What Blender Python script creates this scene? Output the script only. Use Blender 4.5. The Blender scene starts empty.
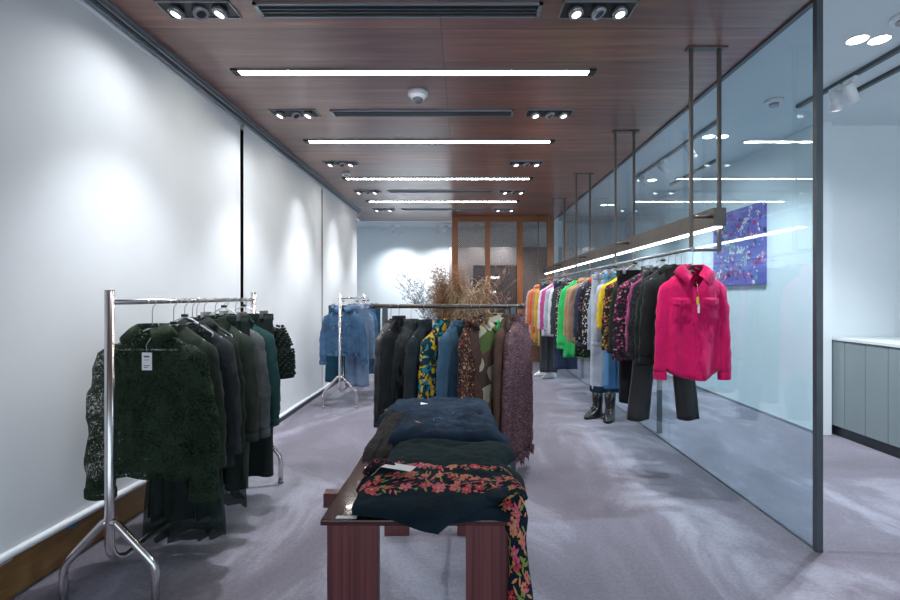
import bpy, math, random
from mathutils import Vector, Matrix, noise
R = math.radians
PI = math.pi
SC = bpy.context.scene
COL = SC.collection
random.seed(7)
F = 480.0; VX = 464.0; VY = 296.0; H = 1.4     # focal length in px, vanishing point, eye height

# ------------------------------------------------------------------ mesh helper
class MB:
    def __init__(s): s.v = []; s.f = []; s.m = []; s.sm = []
    def quad_grid(s, rows, closed=False, mi=0, smooth=True):
        b = len(s.v); n = len(rows[0])
        for r in rows: s.v.extend([tuple(p) for p in r])
        for i in range(len(rows) - 1):
            for j in range(n if closed else n - 1):
                a = b + i * n + j; c = b + i * n + (j + 1) % n
                s.f.append((a, c, c + n, a + n)); s.m.append(mi); s.sm.append(smooth)
        return b
    def face(s, pts, mi=0, smooth=False):
        b = len(s.v); s.v.extend([tuple(p) for p in pts]); s.f.append(tuple(range(b, b + len(pts)))); s.m.append(mi); s.sm.append(smooth)
    def loft(s, rings, cap0=False, cap1=False, mi=0, smooth=True):
        b = s.quad_grid(rings, True, mi, smooth); n = len(rings[0])
        if cap0: s.f.append(tuple(b + j for j in reversed(range(n)))); s.m.append(mi); s.sm.append(False)
        if cap1:
            e = b + (len(rings) - 1) * n
            s.f.append(tuple(e + j for j in range(n))); s.m.append(mi); s.sm.append(False)
        return s
    def box(s, x0, x1, y0, y1, z0, z1, mi=0):
        p = [(x0,y0,z0),(x1,y0,z0),(x1,y1,z0),(x0,y1,z0),(x0,y0,z1),(x1,y0,z1),(x1,y1,z1),(x0,y1,z1)]
        b = len(s.v); s.v.extend(p)
        for f in ((0,3,2,1),(4,5,6,7),(0,1,5,4),(1,2,6,5),(2,3,7,6),(3,0,4,7)):
            s.f.append(tuple(b + i for i in f)); s.m.append(mi); s.sm.append(False)
        return s
    def bar(s, p0, p1, w, h, mi=0):     # rectangular bar between two points
        p0 = Vector(p0); p1 = Vector(p1); d = (p1 - p0).normalized()
        u = d.cross(Vector((0, 0, 1)));
        if u.length < 1e-3: u = Vector((1, 0, 0))
        u.normalize(); w_ = u.cross(d).normalized()
        q = [u * w / 2 + w_ * h / 2, -u * w / 2 + w_ * h / 2, -u * w / 2 - w_ * h / 2, u * w / 2 - w_ * h / 2]
        return s.loft([[p0 + k for k in q], [p1 + k for k in q]], True, True, mi, False)
    def tube(s, path, r, n=10, mi=0, caps=True, rs=None):
        P = [Vector(p) for p in path]; rings = []
        up = None
        for i, p in enumerate(P):
            d = (P[min(i + 1, len(P) - 1)] - P[max(i - 1, 0)])
            if d.length < 1e-9: d = Vector((0, 0, 1))
            d.normalize()
            if up is None: up = d.orthogonal().normalized()
            u = (up - d * up.dot(d)); u = u.normalized() if u.length > 1e-6 else d.orthogonal().normalized()
            up = u; w = d.cross(u); rr = rs[i] if rs else r
            rings.append([p + u * (rr * math.cos(2 * PI * k / n)) + w * (rr * math.sin(2 * PI * k / n)) for k in range(n)])
        return s.loft(rings, caps, caps, mi)
    def disc(s, c, nrm, r, n=16, mi=0, h=0.0):
        c = Vector(c); nrm = Vector(nrm).normalized()
        if h: return s.tube([c, c + nrm * h], r, n, mi)
        u = nrm.orthogonal().normalized(); w = nrm.cross(u)
        s.face([c + u * r * math.cos(2*PI*k/n) + w * r * math.sin(2*PI*k/n) for k in range(n)], mi)
        return s
    def build(s, name, mats, parent=None, loc=None, rotz=0, label=None):
        me = bpy.data.meshes.new(name); me.from_pydata(s.v, [], s.f)
        if not isinstance(mats, (list, tuple)): mats = [mats]
        for m in mats: me.materials.append(m)
        me.polygons.foreach_set('material_index', s.m); me.polygons.foreach_set('use_smooth', s.sm)
        me.validate(); me.update()
        o = bpy.data.objects.new(name, me); COL.objects.link(o)
        if parent: o.parent = parent
        if loc is not None: o.location = loc
        o.rotation_euler[2] = rotz
        if label: o['label'] = label
        return o
def bevel(o, w=.004, seg=2):
    m = o.modifiers.new('bevel', 'BEVEL'); m.width = w; m.segments = seg; m.limit_method = 'ANGLE'; return o
def thing(name, label, cat, loc=(0,0,0), rotz=0, group=None):
    o = bpy.data.objects.new(name, None); COL.objects.link(o); o.location = loc; o.rotation_euler[2] = rotz
    o.empty_display_size = .1
    o['label'] = label; o['category'] = cat
    if group: o['group'] = group
    return o
def tag(o, label, cat, group=None, kind=None):
    o['label'] = label; o['category'] = cat
    if group: o['group'] = group
    if kind: o['kind'] = kind
    return o
def struct(o, label=None):
    o['kind'] = 'structure'
    if label: o['label'] = label
    return o
def arc(c, r, a0, a1, n, plane='xz'):
    out = []
    for i in range(n + 1):
        a = R(a0 + (a1 - a0) * i / n); p, q = r * math.cos(a), r * math.sin(a)
        out.append((c[0] + p, c[1], c[2] + q) if plane == 'xz' else (c[0], c[1] + p, c[2] + q) if plane == 'yz' else (c[0] + p, c[1] + q, c[2]))
    return out

# ------------------------------------------------------------------ materials
def newmat(name):
    m = bpy.data.materials.new(name); m.use_nodes = True
    nt = m.node_tree; b = nt.nodes['Principled BSDF']; return m, nt, b
def L(nt, a, ao, b, bi): nt.links.new(a.outputs[ao], b.inputs[bi])
def node(nt, t, **k):
    n = nt.nodes.new(t)
    for a, v in k.items():
        if a in n.inputs.keys() if False else False: pass
        setattr(n, a, v)
    return n
def coords(nt, scale=(1,1,1), loc=(0,0,0), rot=(0,0,0)):
    tc = nt.nodes.new('ShaderNodeTexCoord'); mp = nt.nodes.new('ShaderNodeMapping')
    L(nt, tc, 'Object', mp, 'Vector'); mp.inputs['Scale'].default_value = scale; mp.inputs['Location'].default_value = loc; mp.inputs['Rotation'].default_value = rot
    return mp
def ramp(nt, stops, interp='LINEAR'):
    r = nt.nodes.new('ShaderNodeValToRGB'); cr = r.color_ramp; cr.interpolation = interp
    while len(cr.elements) < len(stops): cr.elements.new(.5)
    for e, (p, c) in zip(cr.elements, stops): e.position = p; e.color = (*c, 1) if len(c) == 3 else c
    return r
def noise_n(nt, mp, scale, detail=4, rough=.5, dist=0):
    n = nt.nodes.new('ShaderNodeTexNoise'); n.inputs['Scale'].default_value = scale; n.inputs['Detail'].default_value = detail
    n.inputs['Roughness'].default_value = rough; n.inputs['Distortion'].default_value = dist; L(nt, mp, 'Vector', n, 'Vector'); return n
def bump(nt, src, out, b, strength=.3, dist=.01):
    bp = nt.nodes.new('ShaderNodeBump'); bp.inputs['Strength'].default_value = strength; bp.inputs['Distance'].default_value = dist
    L(nt, src, out, bp, 'Height'); L(nt, bp, 'Normal', b, 'Normal')
def plain(name, c, rough=.6, metal=0, spec=.5, coat=0):
    m, nt, b = newmat(name); b.inputs['Base Color'].default_value = (*c, 1); b.inputs['Roughness'].default_value = rough
    b.inputs['Metallic'].default_value = metal; b.inputs['Specular IOR Level'].default_value = spec; b.inputs['Coat Weight'].default_value = coat
    return m
def varied(name, c, rough=.6, scale=4, amt=.08, metal=0, bumps=0, bscale=60, spec=.5):
    m, nt, b = newmat(name); mp = coords(nt); n = noise_n(nt, mp, scale)
    r = ramp(nt, [(.3, tuple(x * (1 - amt) for x in c)), (.7, tuple(min(1, x * (1 + amt)) for x in c))]); L(nt, n, 'Fac', r, 'Fac'); L(nt, r, 'Color', b, 'Base Color')
    b.inputs['Roughness'].default_value = rough; b.inputs['Metallic'].default_value = metal; b.inputs['Specular IOR Level'].default_value = spec
    if bumps: n2 = noise_n(nt, mp, bscale, 2); bump(nt, n2, 'Fac', b, bumps, .004)
    return m
def emit(name, c, s):
    m, nt, b = newmat(name); b.inputs['Base Color'].default_value = (*c, 1); b.inputs['Emission Color'].default_value = (*c, 1); b.inputs['Emission Strength'].default_value = s; return m
_fc = {}
def fabric(c, weave=350, rough=.85, amt=.18, sheen=.3, fold=.35, alpha=0, spec=.2):
    key = (tuple(c), weave, rough, amt, sheen, fold, alpha)
    if key in _fc: return _fc[key]
    m, nt, b = newmat('fabric'); mp = coords(nt)
    n = noise_n(nt, mp, 9, 5, .6)
    r = ramp(nt, [(.3, tuple(x * (1 - amt) for x in c)), (.7, tuple(min(1, x * (1 + amt)) for x in c))]); L(nt, n, 'Fac', r, 'Fac'); L(nt, r, 'Color', b, 'Base Color')
    b.inputs['Roughness'].default_value = rough; b.inputs['Sheen Weight'].default_value = sheen * (.12 if max(c) < .12 else .6); b.inputs['Specular IOR Level'].default_value = spec
    n2 = noise_n(nt, mp, weave, 2); n3 = noise_n(nt, coords(nt, (1, 1, .45)), 22, 3, .6, .6)
    mx = nt.nodes.new('ShaderNodeMix'); mx.data_type = 'FLOAT'; mx.inputs[0].default_value = .8
    L(nt, n2, 'Fac', mx, 2); L(nt, n3, 'Fac', mx, 3); bump(nt, mx, 0, b, fold, .03)
    if alpha: b.inputs['Alpha'].default_value = 1 - alpha
    _fc[key] = m; return m
def pattern(name, base, cols, scale=28, gap=.35, rough=.8, stretch=(1,1,1), alpha_gap=None, dist=.02):
    """printed cloth: scattered irregular patches of the given colours over a base"""
    m, nt, b = newmat(name); mp = coords(nt, stretch)
    nz = noise_n(nt, mp, scale * .7, 2)
    mixv = nt.nodes.new('ShaderNodeMix'); mixv.data_type = 'RGBA'; mixv.blend_type = 'LINEAR_LIGHT'; mixv.inputs[0].default_value = dist
    L(nt, mp, 'Vector', mixv, 6); L(nt, nz, 'Color', mixv, 7)
    v = nt.nodes.new('ShaderNodeTexVoronoi'); v.inputs['Scale'].default_value = scale; L(nt, mixv, 2, v, 'Vector')
    sep = nt.nodes.new('ShaderNodeSeparateColor'); L(nt, v, 'Color', sep, 'Color')
    st = [(i / len(cols), c) for i, c in enumerate(cols)]
    r = ramp(nt, st, 'CONSTANT'); L(nt, sep, 'Red', r, 'Fac')
    lt = nt.nodes.new('ShaderNodeMath'); lt.operation = 'LESS_THAN'; lt.inputs[1].default_value = gap; L(nt, v, 'Distance', lt, 0)
    mx = nt.nodes.new('ShaderNodeMix'); mx.data_type = 'RGBA'; mx.inputs[6].default_value = (*base, 1); L(nt, lt, 0, mx, 0); L(nt, r, 'Color', mx, 7); L(nt, mx, 2, b, 'Base Color')
    b.inputs['Roughness'].default_value = rough; b.inputs['Specular IOR Level'].default_value = .2
    n3 = noise_n(nt, coords(nt, (1, 1, .4)), 24, 3); bump(nt, n3, 'Fac', b, .3, .02)
    return m
def lace(name, c, lo=.42, hi=.5, scale=75, base_alpha=.15):
    m, nt, b = newmat(name); mp = coords(nt)
    n = noise_n(nt, mp, scale, 2, .5, 1.2); n1 = noise_n(nt, mp, 9, 2)
    ad = nt.nodes.new('ShaderNodeMath'); ad.operation = 'ADD'; sc = nt.nodes.new('ShaderNodeMath'); sc.operation = 'MULTIPLY_ADD'; sc.inputs[1].default_value = .5; sc.inputs[2].default_value = -.25
    L(nt, n1, 'Fac', sc, 0); L(nt, n, 'Fac', ad, 0); L(nt, sc, 0, ad, 1)
    r = ramp(nt, [(lo, (base_alpha,) * 3), (hi, (1, 1, 1))]); L(nt, ad, 0, r, 'Fac'); L(nt, r, 'Color', b, 'Alpha')
    b.inputs['Base Color'].default_value = (*c, 1); b.inputs['Roughness'].default_value = .8; b.inputs['Specular IOR Level'].default_value = .2
    bump(nt, n, 'Fac', b, .4, .01); return m

def wood_ceiling():
    m, nt, b = newmat('ceiling_wood'); mp = coords(nt, (.35, 5, 1)); n = noise_n(nt, mp, 3.0, 8, .62, .3)
    r = ramp(nt, [(.28, (.13, .055, .046)), (.48, (.205, .09, .07)), (.6, (.26, .12, .085)), (.78, (.48, .27, .17))]); L(nt, n, 'Fac', r, 'Fac')
    mb = coords(nt, (1, 1, 1), (4.14, 0, 0)); br = nt.nodes.new('ShaderNodeTexBrick'); L(nt, mb, 'Vector', br, 'Vector')
    br.offset = 0; br.squash = 1; br.inputs['Scale'].default_value = 1; br.inputs['Brick Width'].default_value = 4; br.inputs['Row Height'].default_value = .42
    br.inputs['Mortar Size'].default_value = .0025; br.inputs['Mortar Smooth'].default_value = 0
    br.inputs['Color1'].default_value = (.72, .72, .78, 1); br.inputs['Color2'].default_value = (1.2, 1.12, 1.08, 1); br.inputs['Mortar'].default_value = (.15, .12, .12, 1)
    mx = nt.nodes.new('ShaderNodeMix'); mx.data_type = 'RGBA'; mx.blend_type = 'MULTIPLY'; mx.inputs[0].default_value = 1
    L(nt, r, 'Color', mx, 6); L(nt, br, 'Color', mx, 7); L(nt, mx, 2, b, 'Base Color')
    b.inputs['Roughness'].default_value = .33; b.inputs['Specular IOR Level'].default_value = .55; b.inputs['Coat Weight'].default_value = .5; b.inputs['Coat Roughness'].default_value = .22
    bump(nt, n, 'Fac', b, .05, .01); return m
def wood(name, c1, c2, stretch=(18, 18, 1), rough=.45, scale=3, coat=0):
    m, nt, b = newmat(name); mp = coords(nt, stretch); n = noise_n(nt, mp, scale, 6, .6, .2)
    r = ramp(nt, [(.3, c1), (.7, c2)]); L(nt, n, 'Fac', r, 'Fac'); L(nt, r, 'Color', b, 'Base Color'); b.inputs['Roughness'].default_value = rough; b.inputs['Coat Weight'].default_value = coat
    return m
def floor_mat():
    m, nt, b = newmat('floor_carpet'); mp = coords(nt, (1, .55, 1), (3.3, 1.2, 0)); n = noise_n(nt, mp, 1.0, 6, .62, 1.3)
    r = ramp(nt, [(.36, (.155, .147, .185)), (.5, (.19, .182, .228)), (.56, (.245, .243, .30)), (.64, (.30, .305, .37))]); L(nt, n, 'Fac', r, 'Fac')
    n2 = noise_n(nt, coords(nt), 55, 4, .7); r2 = ramp(nt, [(.3, (.8, .8, .8)), (.7, (1.12, 1.12, 1.12))]); L(nt, n2, 'Fac', r2, 'Fac')
    mx = nt.nodes.new('ShaderNodeMix'); mx.data_type = 'RGBA'; mx.blend_type = 'MULTIPLY'; mx.inputs[0].default_value = 1; L(nt, r, 'Color', mx, 6); L(nt, r2, 'Color', mx, 7); L(nt, mx, 2, b, 'Base Color')
    b.inputs['Roughness'].default_value = .8; b.inputs['Specular IOR Level'].default_value = .25
    n3 = noise_n(nt, coords(nt), 160, 2); bump(nt, n3, 'Fac', b, .35, .006); return m
def glass_mat(name, tint=(.86, .93, .97), boost=1.0):
    m, nt, b = newmat(name); nt.nodes.remove(b); out = nt.nodes['Material Output']
    tr = nt.nodes.new('ShaderNodeBsdfTransparent'); tr.inputs['Color'].default_value = (*tint, 1)
    gl = nt.nodes.new('ShaderNodeBsdfGlossy'); gl.inputs['Roughness'].default_value = .0; gl.inputs['Color'].default_value = (1, 1, 1, 1)
    fr = nt.nodes.new('ShaderNodeFresnel'); ge = nt.nodes.new('ShaderNodeNewGeometry'); mm = nt.nodes.new('ShaderNodeMath'); mm.operation = 'MULTIPLY_ADD'; mm.inputs[1].default_value = 1 / 1.5 - 1.5; mm.inputs[2].default_value = 1.5; L(nt, ge, 'Backfacing', mm, 0); L(nt, mm, 0, fr, 'IOR')
    mu = nt.nodes.new('ShaderNodeMath'); mu.operation = 'MULTIPLY'; mu.inputs[1].default_value = boost; mu.use_clamp = True; L(nt, fr, 0, mu, 0)
    mx = nt.nodes.new('ShaderNodeMixShader'); L(nt, mu, 0, mx, 0); L(nt, tr, 0, mx, 1); L(nt, gl, 0, mx, 2); L(nt, mx, 0, out, 'Surface'); return m
def mesh_metal():
    m, nt, b = newmat('woven_metal'); mp = coords(nt, (1, 1, 1))
    sep = nt.nodes.new('ShaderNodeSeparateXYZ'); L(nt, mp, 'Vector', sep, 'Vector')
    def s(o, k):
        a = nt.nodes.new('ShaderNodeMath'); a.operation = 'MULTIPLY'; a.inputs[1].default_value = k; L(nt, sep, o, a, 0)
        c = nt.nodes.new('ShaderNodeMath'); c.operation = 'SINE'; L(nt, a, 0, c, 0); return c
    sx, sz = s('X', 160), s('Z', 160)
    mu = nt.nodes.new('ShaderNodeMath'); mu.operation = 'MULTIPLY'; L(nt, sx, 0, mu, 0); L(nt, sz, 0, mu, 1)
    r = ramp(nt, [(.0, (.22,) * 3), (.5, (.6,) * 3)]); L(nt, mu, 0, r, 'Fac'); L(nt, r, 'Color', b, 'Alpha')
    b.inputs['Base Color'].default_value = (.17, .12, .10, 1); b.inputs['Metallic'].default_value = .6; b.inputs['Roughness'].default_value = .45; return m
def painting_mat():
    m, nt, b = newmat('painted_canvas')
    def px(co, scale, thr, col, prev, rot=(0,0,0), stretch=(1,1,1), colors=None):
        mp = coords(nt, stretch, (co, co * 2, co * 3), rot); v = nt.nodes.new('ShaderNodeTexVoronoi'); v.inputs['Scale'].default_value = scale; L(nt, mp, 'Vector', v, 'Vector')
        lt = nt.nodes.new('ShaderNodeMath'); lt.operation = 'LESS_THAN'; lt.inputs[1].default_value = thr; L(nt, v, 'Distance', lt, 0)
        mx = nt.nodes.new('ShaderNodeMix'); mx.data_type = 'RGBA'; L(nt, lt, 0, mx, 0); L(nt, prev, prev_out[0], mx, 6)
        if colors:
            s = nt.nodes.new('ShaderNodeSeparateColor'); L(nt, v, 'Color', s, 'Color'); r = ramp(nt, [(i / len(colors), c) for i, c in enumerate(colors)], 'CONSTANT'); L(nt, s, 'Green', r, 'Fac'); L(nt, r, 'Color', mx, 7)
        else: mx.inputs[7].default_value = (*col, 1)
        prev_out[0] = 2; return mx
    prev_out = ['Color']
    n = noise_n(nt, coords(nt), 3, 4); base = ramp(nt, [(.3, (.10, .10, .40)), (.5, (.15, .15, .50)), (.7, (.22, .24, .58))]); L(nt, n, 'Fac', base, 'Fac')
    a = px(.3, 9, .27, None, base, colors=[(.5, .02, .1), (.75, .75, .8), (.02, .02, .15), (.6, .3, .5), (.1, .35, .3), (.05, .04, .3)])
    a = px(1.7, 17, .2, None, a, colors=[(.8, .75, .7), (.55, .02, .12), (.15, .15, .6), (.02, .02, .12), (.9, .6, .5)])
    L(nt, a, 2, b, 'Base Color'); b.inputs['Roughness'].default_value = .5; return m

M = {}
M['floor'] = floor_mat(); M['ceil'] = wood_ceiling()
M['white_wall'] = varied('white_wall_paint', (.74, .81, .85), .7, 2, .02)
M['white_ceiling'] = varied('white_ceiling_paint', (.68, .77, .82), .8, 2, .02)
M['grey_brown'] = varied('grey_brown_plaster', (.28, .25, .25), .7, 2, .06)
M['blind'] = varied('blind_cloth', (.72, .76, .80), .8, 3, .02, bumps=.1, bscale=300)
M['blind_bar'] = plain('blind_bar', (.78, .82, .86), .4)
M['black'] = plain('black_paint', (.008, .008, .01), .5)
M['dark_glass'] = plain('dark_window_glass', (.01, .012, .015), .08)
M['alu'] = plain('grey_aluminium', (.30, .34, .38), .4, .7)
M['bronze'] = varied('bronze_steel', (.13, .115, .105), .42, 6, .1, .75)
M['steelgrey'] = varied('grey_steel', (.10, .12, .135), .4, 6, .1, .6)
M['chrome'] = plain('brushed_chrome', (.72, .70, .70), .22, 1)
M['hookmetal'] = plain('hanger_hook_metal', (.45, .46, .48), .3, 1)
M['clear'] = plain('white_plastic_hanger', (.72, .76, .80), .3)
M['whitepl'] = plain('white_plastic', (.8, .82, .85), .4)
M['strip'] = emit('light_strip_glow', (1, .97, .88), 34)
M['ledglow'] = emit('rail_strip_glow', (1, .98, .93), 9)
M['lampglow'] = emit('lamp_glow', (1, .98, .92), 14)
M['traylamp'] = emit('tray_lamp_glow', (1, .98, .92), 4); M['reflsoft'] = emit('reflection_glow', (.95, .95, .85), 3)
M['tray'] = plain('black_lamp_tray', (.012, .012, .014), .5)
M['lampring'] = plain('lamp_ring', (.35, .36, .38), .35, .6)
M['wood_base'] = wood('amber_wood_board', (.20, .10, .03), (.34, .18, .06), (1.5, 1.5, 9), .45)
M['wood_red'] = wood('red_wood_board', (.20, .075, .06), (.30, .12, .10), (2, 14, 2), .4)
M['wood_post'] = wood('orange_brown_wood', (.22, .075, .025), (.36, .14, .055), (20, 20, 1), .45)
M['wood_leg'] = wood('mahogany', (.085, .022, .027), (.20, .065, .065), (38, 4, .35), .4)
M['wood_top'] = wood('dark_lacquered_wood', (.045, .016, .016), (.085, .03, .03), (10, 1, 10), .12, coat=.6)
M['glass'] = glass_mat('clear_blue_glass', (.84, .93, .96), 1.3)
M['mesh'] = mesh_metal()
M['counter'] = varied('grey_blue_laminate', (.20, .245, .265), .5, 3, .03)
M['counter_top'] = plain('pale_counter_top', (.6, .66, .7), .4)
M['paper'] = plain('white_card', (.82, .82, .84), .7)
M['ink'] = plain('printed_ink', (.08, .08, .09), .7)
M['painting'] = painting_mat()
M['blue_cloth'] = fabric((.09, .20, .38)); M['beige_card'] = plain('beige_card', (.42, .38, .34), .7)

# ------------------------------------------------------------------ the room
CZ = 3.037; RC = 3.15; GX = 1.94; LX = -2.05; RX = 3.56; BY = 11.6
struct(MB().box(-4.5, 6.5, -2.5, 16, -.1, 0).build('floor', M['floor']))
struct(MB().box(-4.5, 6.5, BY + .0, BY + .15, 0, 0.001).build('trim_9', M['black'])) if False else None
struct(MB().box(-2.25, GX + .02, -2.5, 10.5, CZ, CZ + .115).build('ceiling', M['ceil']))
struct(MB().box(GX + .02, 6.5, -2.5, BY, RC, RC + .1).box(-4.5, GX + .02, 10.5, BY, CZ + .02, CZ + .12).build('ceiling', M['white_ceiling']))
struct(MB().box(-2.25, -2.12, -2.5, 9.2, .26, CZ).build('wall_left', M['black']))
struct(MB().box(-4.6, -4.5, 9.0, BY, 0, CZ + .02).box(-4.5, -2.26, 9.0, 9.2, 0, CZ + .02).build('wall_left', M['white_wall']))
struct(MB().box(-4.6, RX + .14, BY, BY + .12, 0, RC + .1).build('wall_back', M['white_wall']))
struct(MB().box(RX, RX + .14, 4.83, BY, 0, RC).build('wall_right', M['white_wall']))
struct(MB().box(RX + .14, 6.5, 4.93, 5.05, 0, RC).build('wall_right', M['white_wall']))
struct(MB().box(6.5, 6.6, -2.5, 4.93, 0, RC).build('wall_right', M['white_wall']))
# boards under the blinds
struct(MB().box(-2.25, -2.10, -2.5, 1.92, .0, .26).build('baseboard_left', M['wood_red']))
struct(MB().box(-2.25, -2.101, 2.06, 4.42, .0, .26).build('baseboard_left', M['wood_base']))
struct(MB().box(-2.25, -2.099, 1.92, 2.06, .0, .26).build('baseboard_left', wood('dull_red_wood', (.11, .04, .045), (.15, .06, .06), (2, 9, 2))))
struct(MB().box(-2.25, -2.095, 3.2, 3.28, .0, .26).build('trim_3', M['wood_post']))
struct(MB().box(-2.25, -2.11, 4.42, 9.2, .0, .26).box(-2.11, -2.03, 4.45, 9.2, 0, .05).build('baseboard_left', plain('dark_skirting', (.03, .035, .045), .5)))
struct(MB().box(RX - .012, RX, 4.83, BY, 0, .03).build('baseboard_right', M['alu']))
# blinds
def blind(y0, y1, z0, z1, label):
    t = thing('roller_blind', label, 'blind', (LX, y0, 0), 0, 'roller blinds along the left wall')
    rows = []
    for i in range(12):
        k = i / 11; row = []
        for j in range(15):
            a = j / 14; zb = z0 + (z1 - z0) * a
            row.append((-.0 + .004 * math.sin(a * 9 + k * 2), a * (y1 - y0), zb + (2.985 - zb) * k))
        rows.append(row)
    m = MB(); m.quad_grid(rows)
    m.build('blind_cloth', M['blind'], t)
    MB().tube([(.006, 0, z0), (.006, y1 - y0, z1)], .019, 10).build('bottom_bar', M['blind_bar'], t)
    MB().tube([(-.02, 0, 2.99), (-.02, y1 - y0, 2.99)], .035, 12).build('roller_tube', M['blind_bar'], t)
blind(1.3, 4.405, .262, .18, 'large white roller blind nearest the front, behind the rack of dark clothes')
blind(4.455, 6.92, .06, .06, 'white roller blind just past the black vertical gap in the left wall')
blind(6.945, 9.2, .06, .06, 'farthest white roller blind, behind the denim rack')
# ceiling channel along the blinds
m = MB(); m.box(-2.12, -2.075, -2.4, 9.2, 2.99, CZ).box(-2.02, -2.0, -2.4, 9.2, 2.975, CZ).box(-1.985, -1.97, -2.4, 9.2, 2.995, CZ).box(-2.02, -1.96, -2.4, 9.2, 3.02, CZ + .0)
struct(m.build('trim_1', M['alu']))
# scraps poking out under the near blind
rows = [[(-2.095 + .045 * v + .006 * math.sin(u * 7), 2.43 + .2 * u + .03 * v * math.sin(u * 5), .235 - .055 * v * math.sin(u * PI) ** .5 if u not in (0, 1) else .235) for v in (0, .5, 1)] for u in [i / 8 for i in range(9)]]
t = MB(); t.quad_grid(rows); o = t.build('cloth_scrap', M['blue_cloth']); o.modifiers.new('s', 'SOLIDIFY').thickness = .004
tag(o, 'small blue cloth scrap poking out under the near blind', 'cloth')
tag(MB().box(-2.098, -2.07, 2.02, 2.2, .19, .245).build('card_strip', M['beige_card']), 'beige card strip tucked under the near blind bar', 'card')

# glass wall + channel + posts
edges = [2.67, 4.54, 6.41, 8.28, 9.85]
for i in range(4):
    o = MB().box(GX - .006, GX + .006, edges[i] + .004, edges[i + 1] - .004, .004, CZ - .012).build('window_%d' % (i + 1), M['glass']); struct(o, 'clear full-height glass panel of the partition')
struct(MB().box(GX - .014, GX + .018, 2.652, 9.9, CZ - .014, CZ).build('trim_2', M['steelgrey']))
struct(MB().box(GX - .009, GX + .009, 2.652, 9.85, 0, .004).build('trim_4', M['steelgrey']))
o = MB().box(1.925, 1.962, 2.62, 2.652, 0, CZ - .0).build('square_post', M['steelgrey']); bevel(o, .003)
tag(o, 'tall dark square steel post at the near end of the glass partition', 'post')
for i, (yy, hh, lb) in enumerate([(4.9, 1.15, 'short grey upright bar behind the glass, nearest the pink shirt'), (6.5, 1.0, 'short grey upright bar behind the glass beyond the black boots'), (8.1, 1.0, 'farthest short grey upright bar behind the glass')]):
    tag(MB().box(1.97, 2.02, yy - .01, yy + .01, 0, hh).build('support_post', M['steelgrey']), lb, 'post', 'uprights behind the glass')
# wooden framed mesh screen at the back
SY = 9.9; sp = F / SY
t = thing('mesh_screen', 'tall wood framed partition with woven metal panels at the back', 'partition', (0, SY, 0))
xs = [(452, 458), (485, 490), (517, 522.5), (547, 552.5)]
for a, b_ in xs: MB().box((a - VX) / sp, (b_ - VX) / sp, -.06, .06, 0, CZ).build('post', M['wood_post'], t)
MB().box((452 - VX) / sp, (552 - VX) / sp, -.05, .05, 2.93, CZ).build('top_rail', M['wood_post'], t)
MB().box((452 - VX) / sp, (552 - VX) / sp, -.05, .05, 0, .38).build('bottom_panel', wood('dark_brown_board', (.09, .04, .025), (.16, .07, .04), (2, 2, 12)), t)
MB().box((452 - VX) / sp, (558 - VX) / sp, -.12, -.05, 0, .05).build('threshold', M['chrome'], t)
for i in range(3): MB().box((xs[i][1] - VX) / sp, (xs[i + 1][0] - VX) / sp, -.003, .003, .38, 2.93).build('mesh_panel', M['mesh'], t)
# the area behind the screen
struct(MB().box(-.35, 1.94, 11.3, 11.58, 0, 2.55).build('wall_back', M['grey_brown']))
t = thing('door_panel', 'dark double door panel seen through the mesh screen', 'door', (.27, 11.28, 0))
for a in (0, .48): MB().box(a, a + .465, -.03, .0, 0, 2.05).build('door_leaf', plain('dark_door_paint', (.05, .055, .07), .4), t)
MB().box(-.05, 1.0, -.02, .01, 2.05, 2.12).box(-.05, -.005, -.02, .01, 0, 2.05).box(.95, 1.0, -.02, .01, 0, 2.05).build('door_frame', M['black'], t)
for z, w, lb in [(1.80, .26, 'upper small glowing bar imitating a light reflection behind the mesh screen'), (1.47, .18, 'lower small glowing bar imitating a light reflection behind the mesh screen')]:  # glowing bars added to imitate lights mirrored behind the screen
    t = thing('reflection_bar', lb, 'lamp', (.56, 11.13, z), 0, 'imitated reflections behind the mesh')
    MB().box(0, w, -.02, 0, 0, .05).build('diffuser', M['reflsoft'], t); MB().box(-.01, w + .01, 0, .12, -.01, .06).build('bar_backing', M['black'], t)

# counter in the right room
t = thing('counter', 'long grey-blue storage counter by the right wall', 'counter', (3.71, 0, 0))
MB().box(.04, .7, 1.2, 4.92, 0, .1).build('plinth', plain('dark_plinth', (.03, .035, .045), .4), t)
MB().box(-.01, .72, 1.2, 4.925, .96, .985).build('counter_top', M['counter_top'], t)
MB().box(.02, .7, 1.2, 4.92, .1, .96).build('body', M['counter'], t)
yy = 4.92
for i in range(14):
    bevel(MB().box(0, .02, yy - .237, yy - .003, .105, .955).build('door', M['counter'], t), .002, 1); yy -= .24
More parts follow.
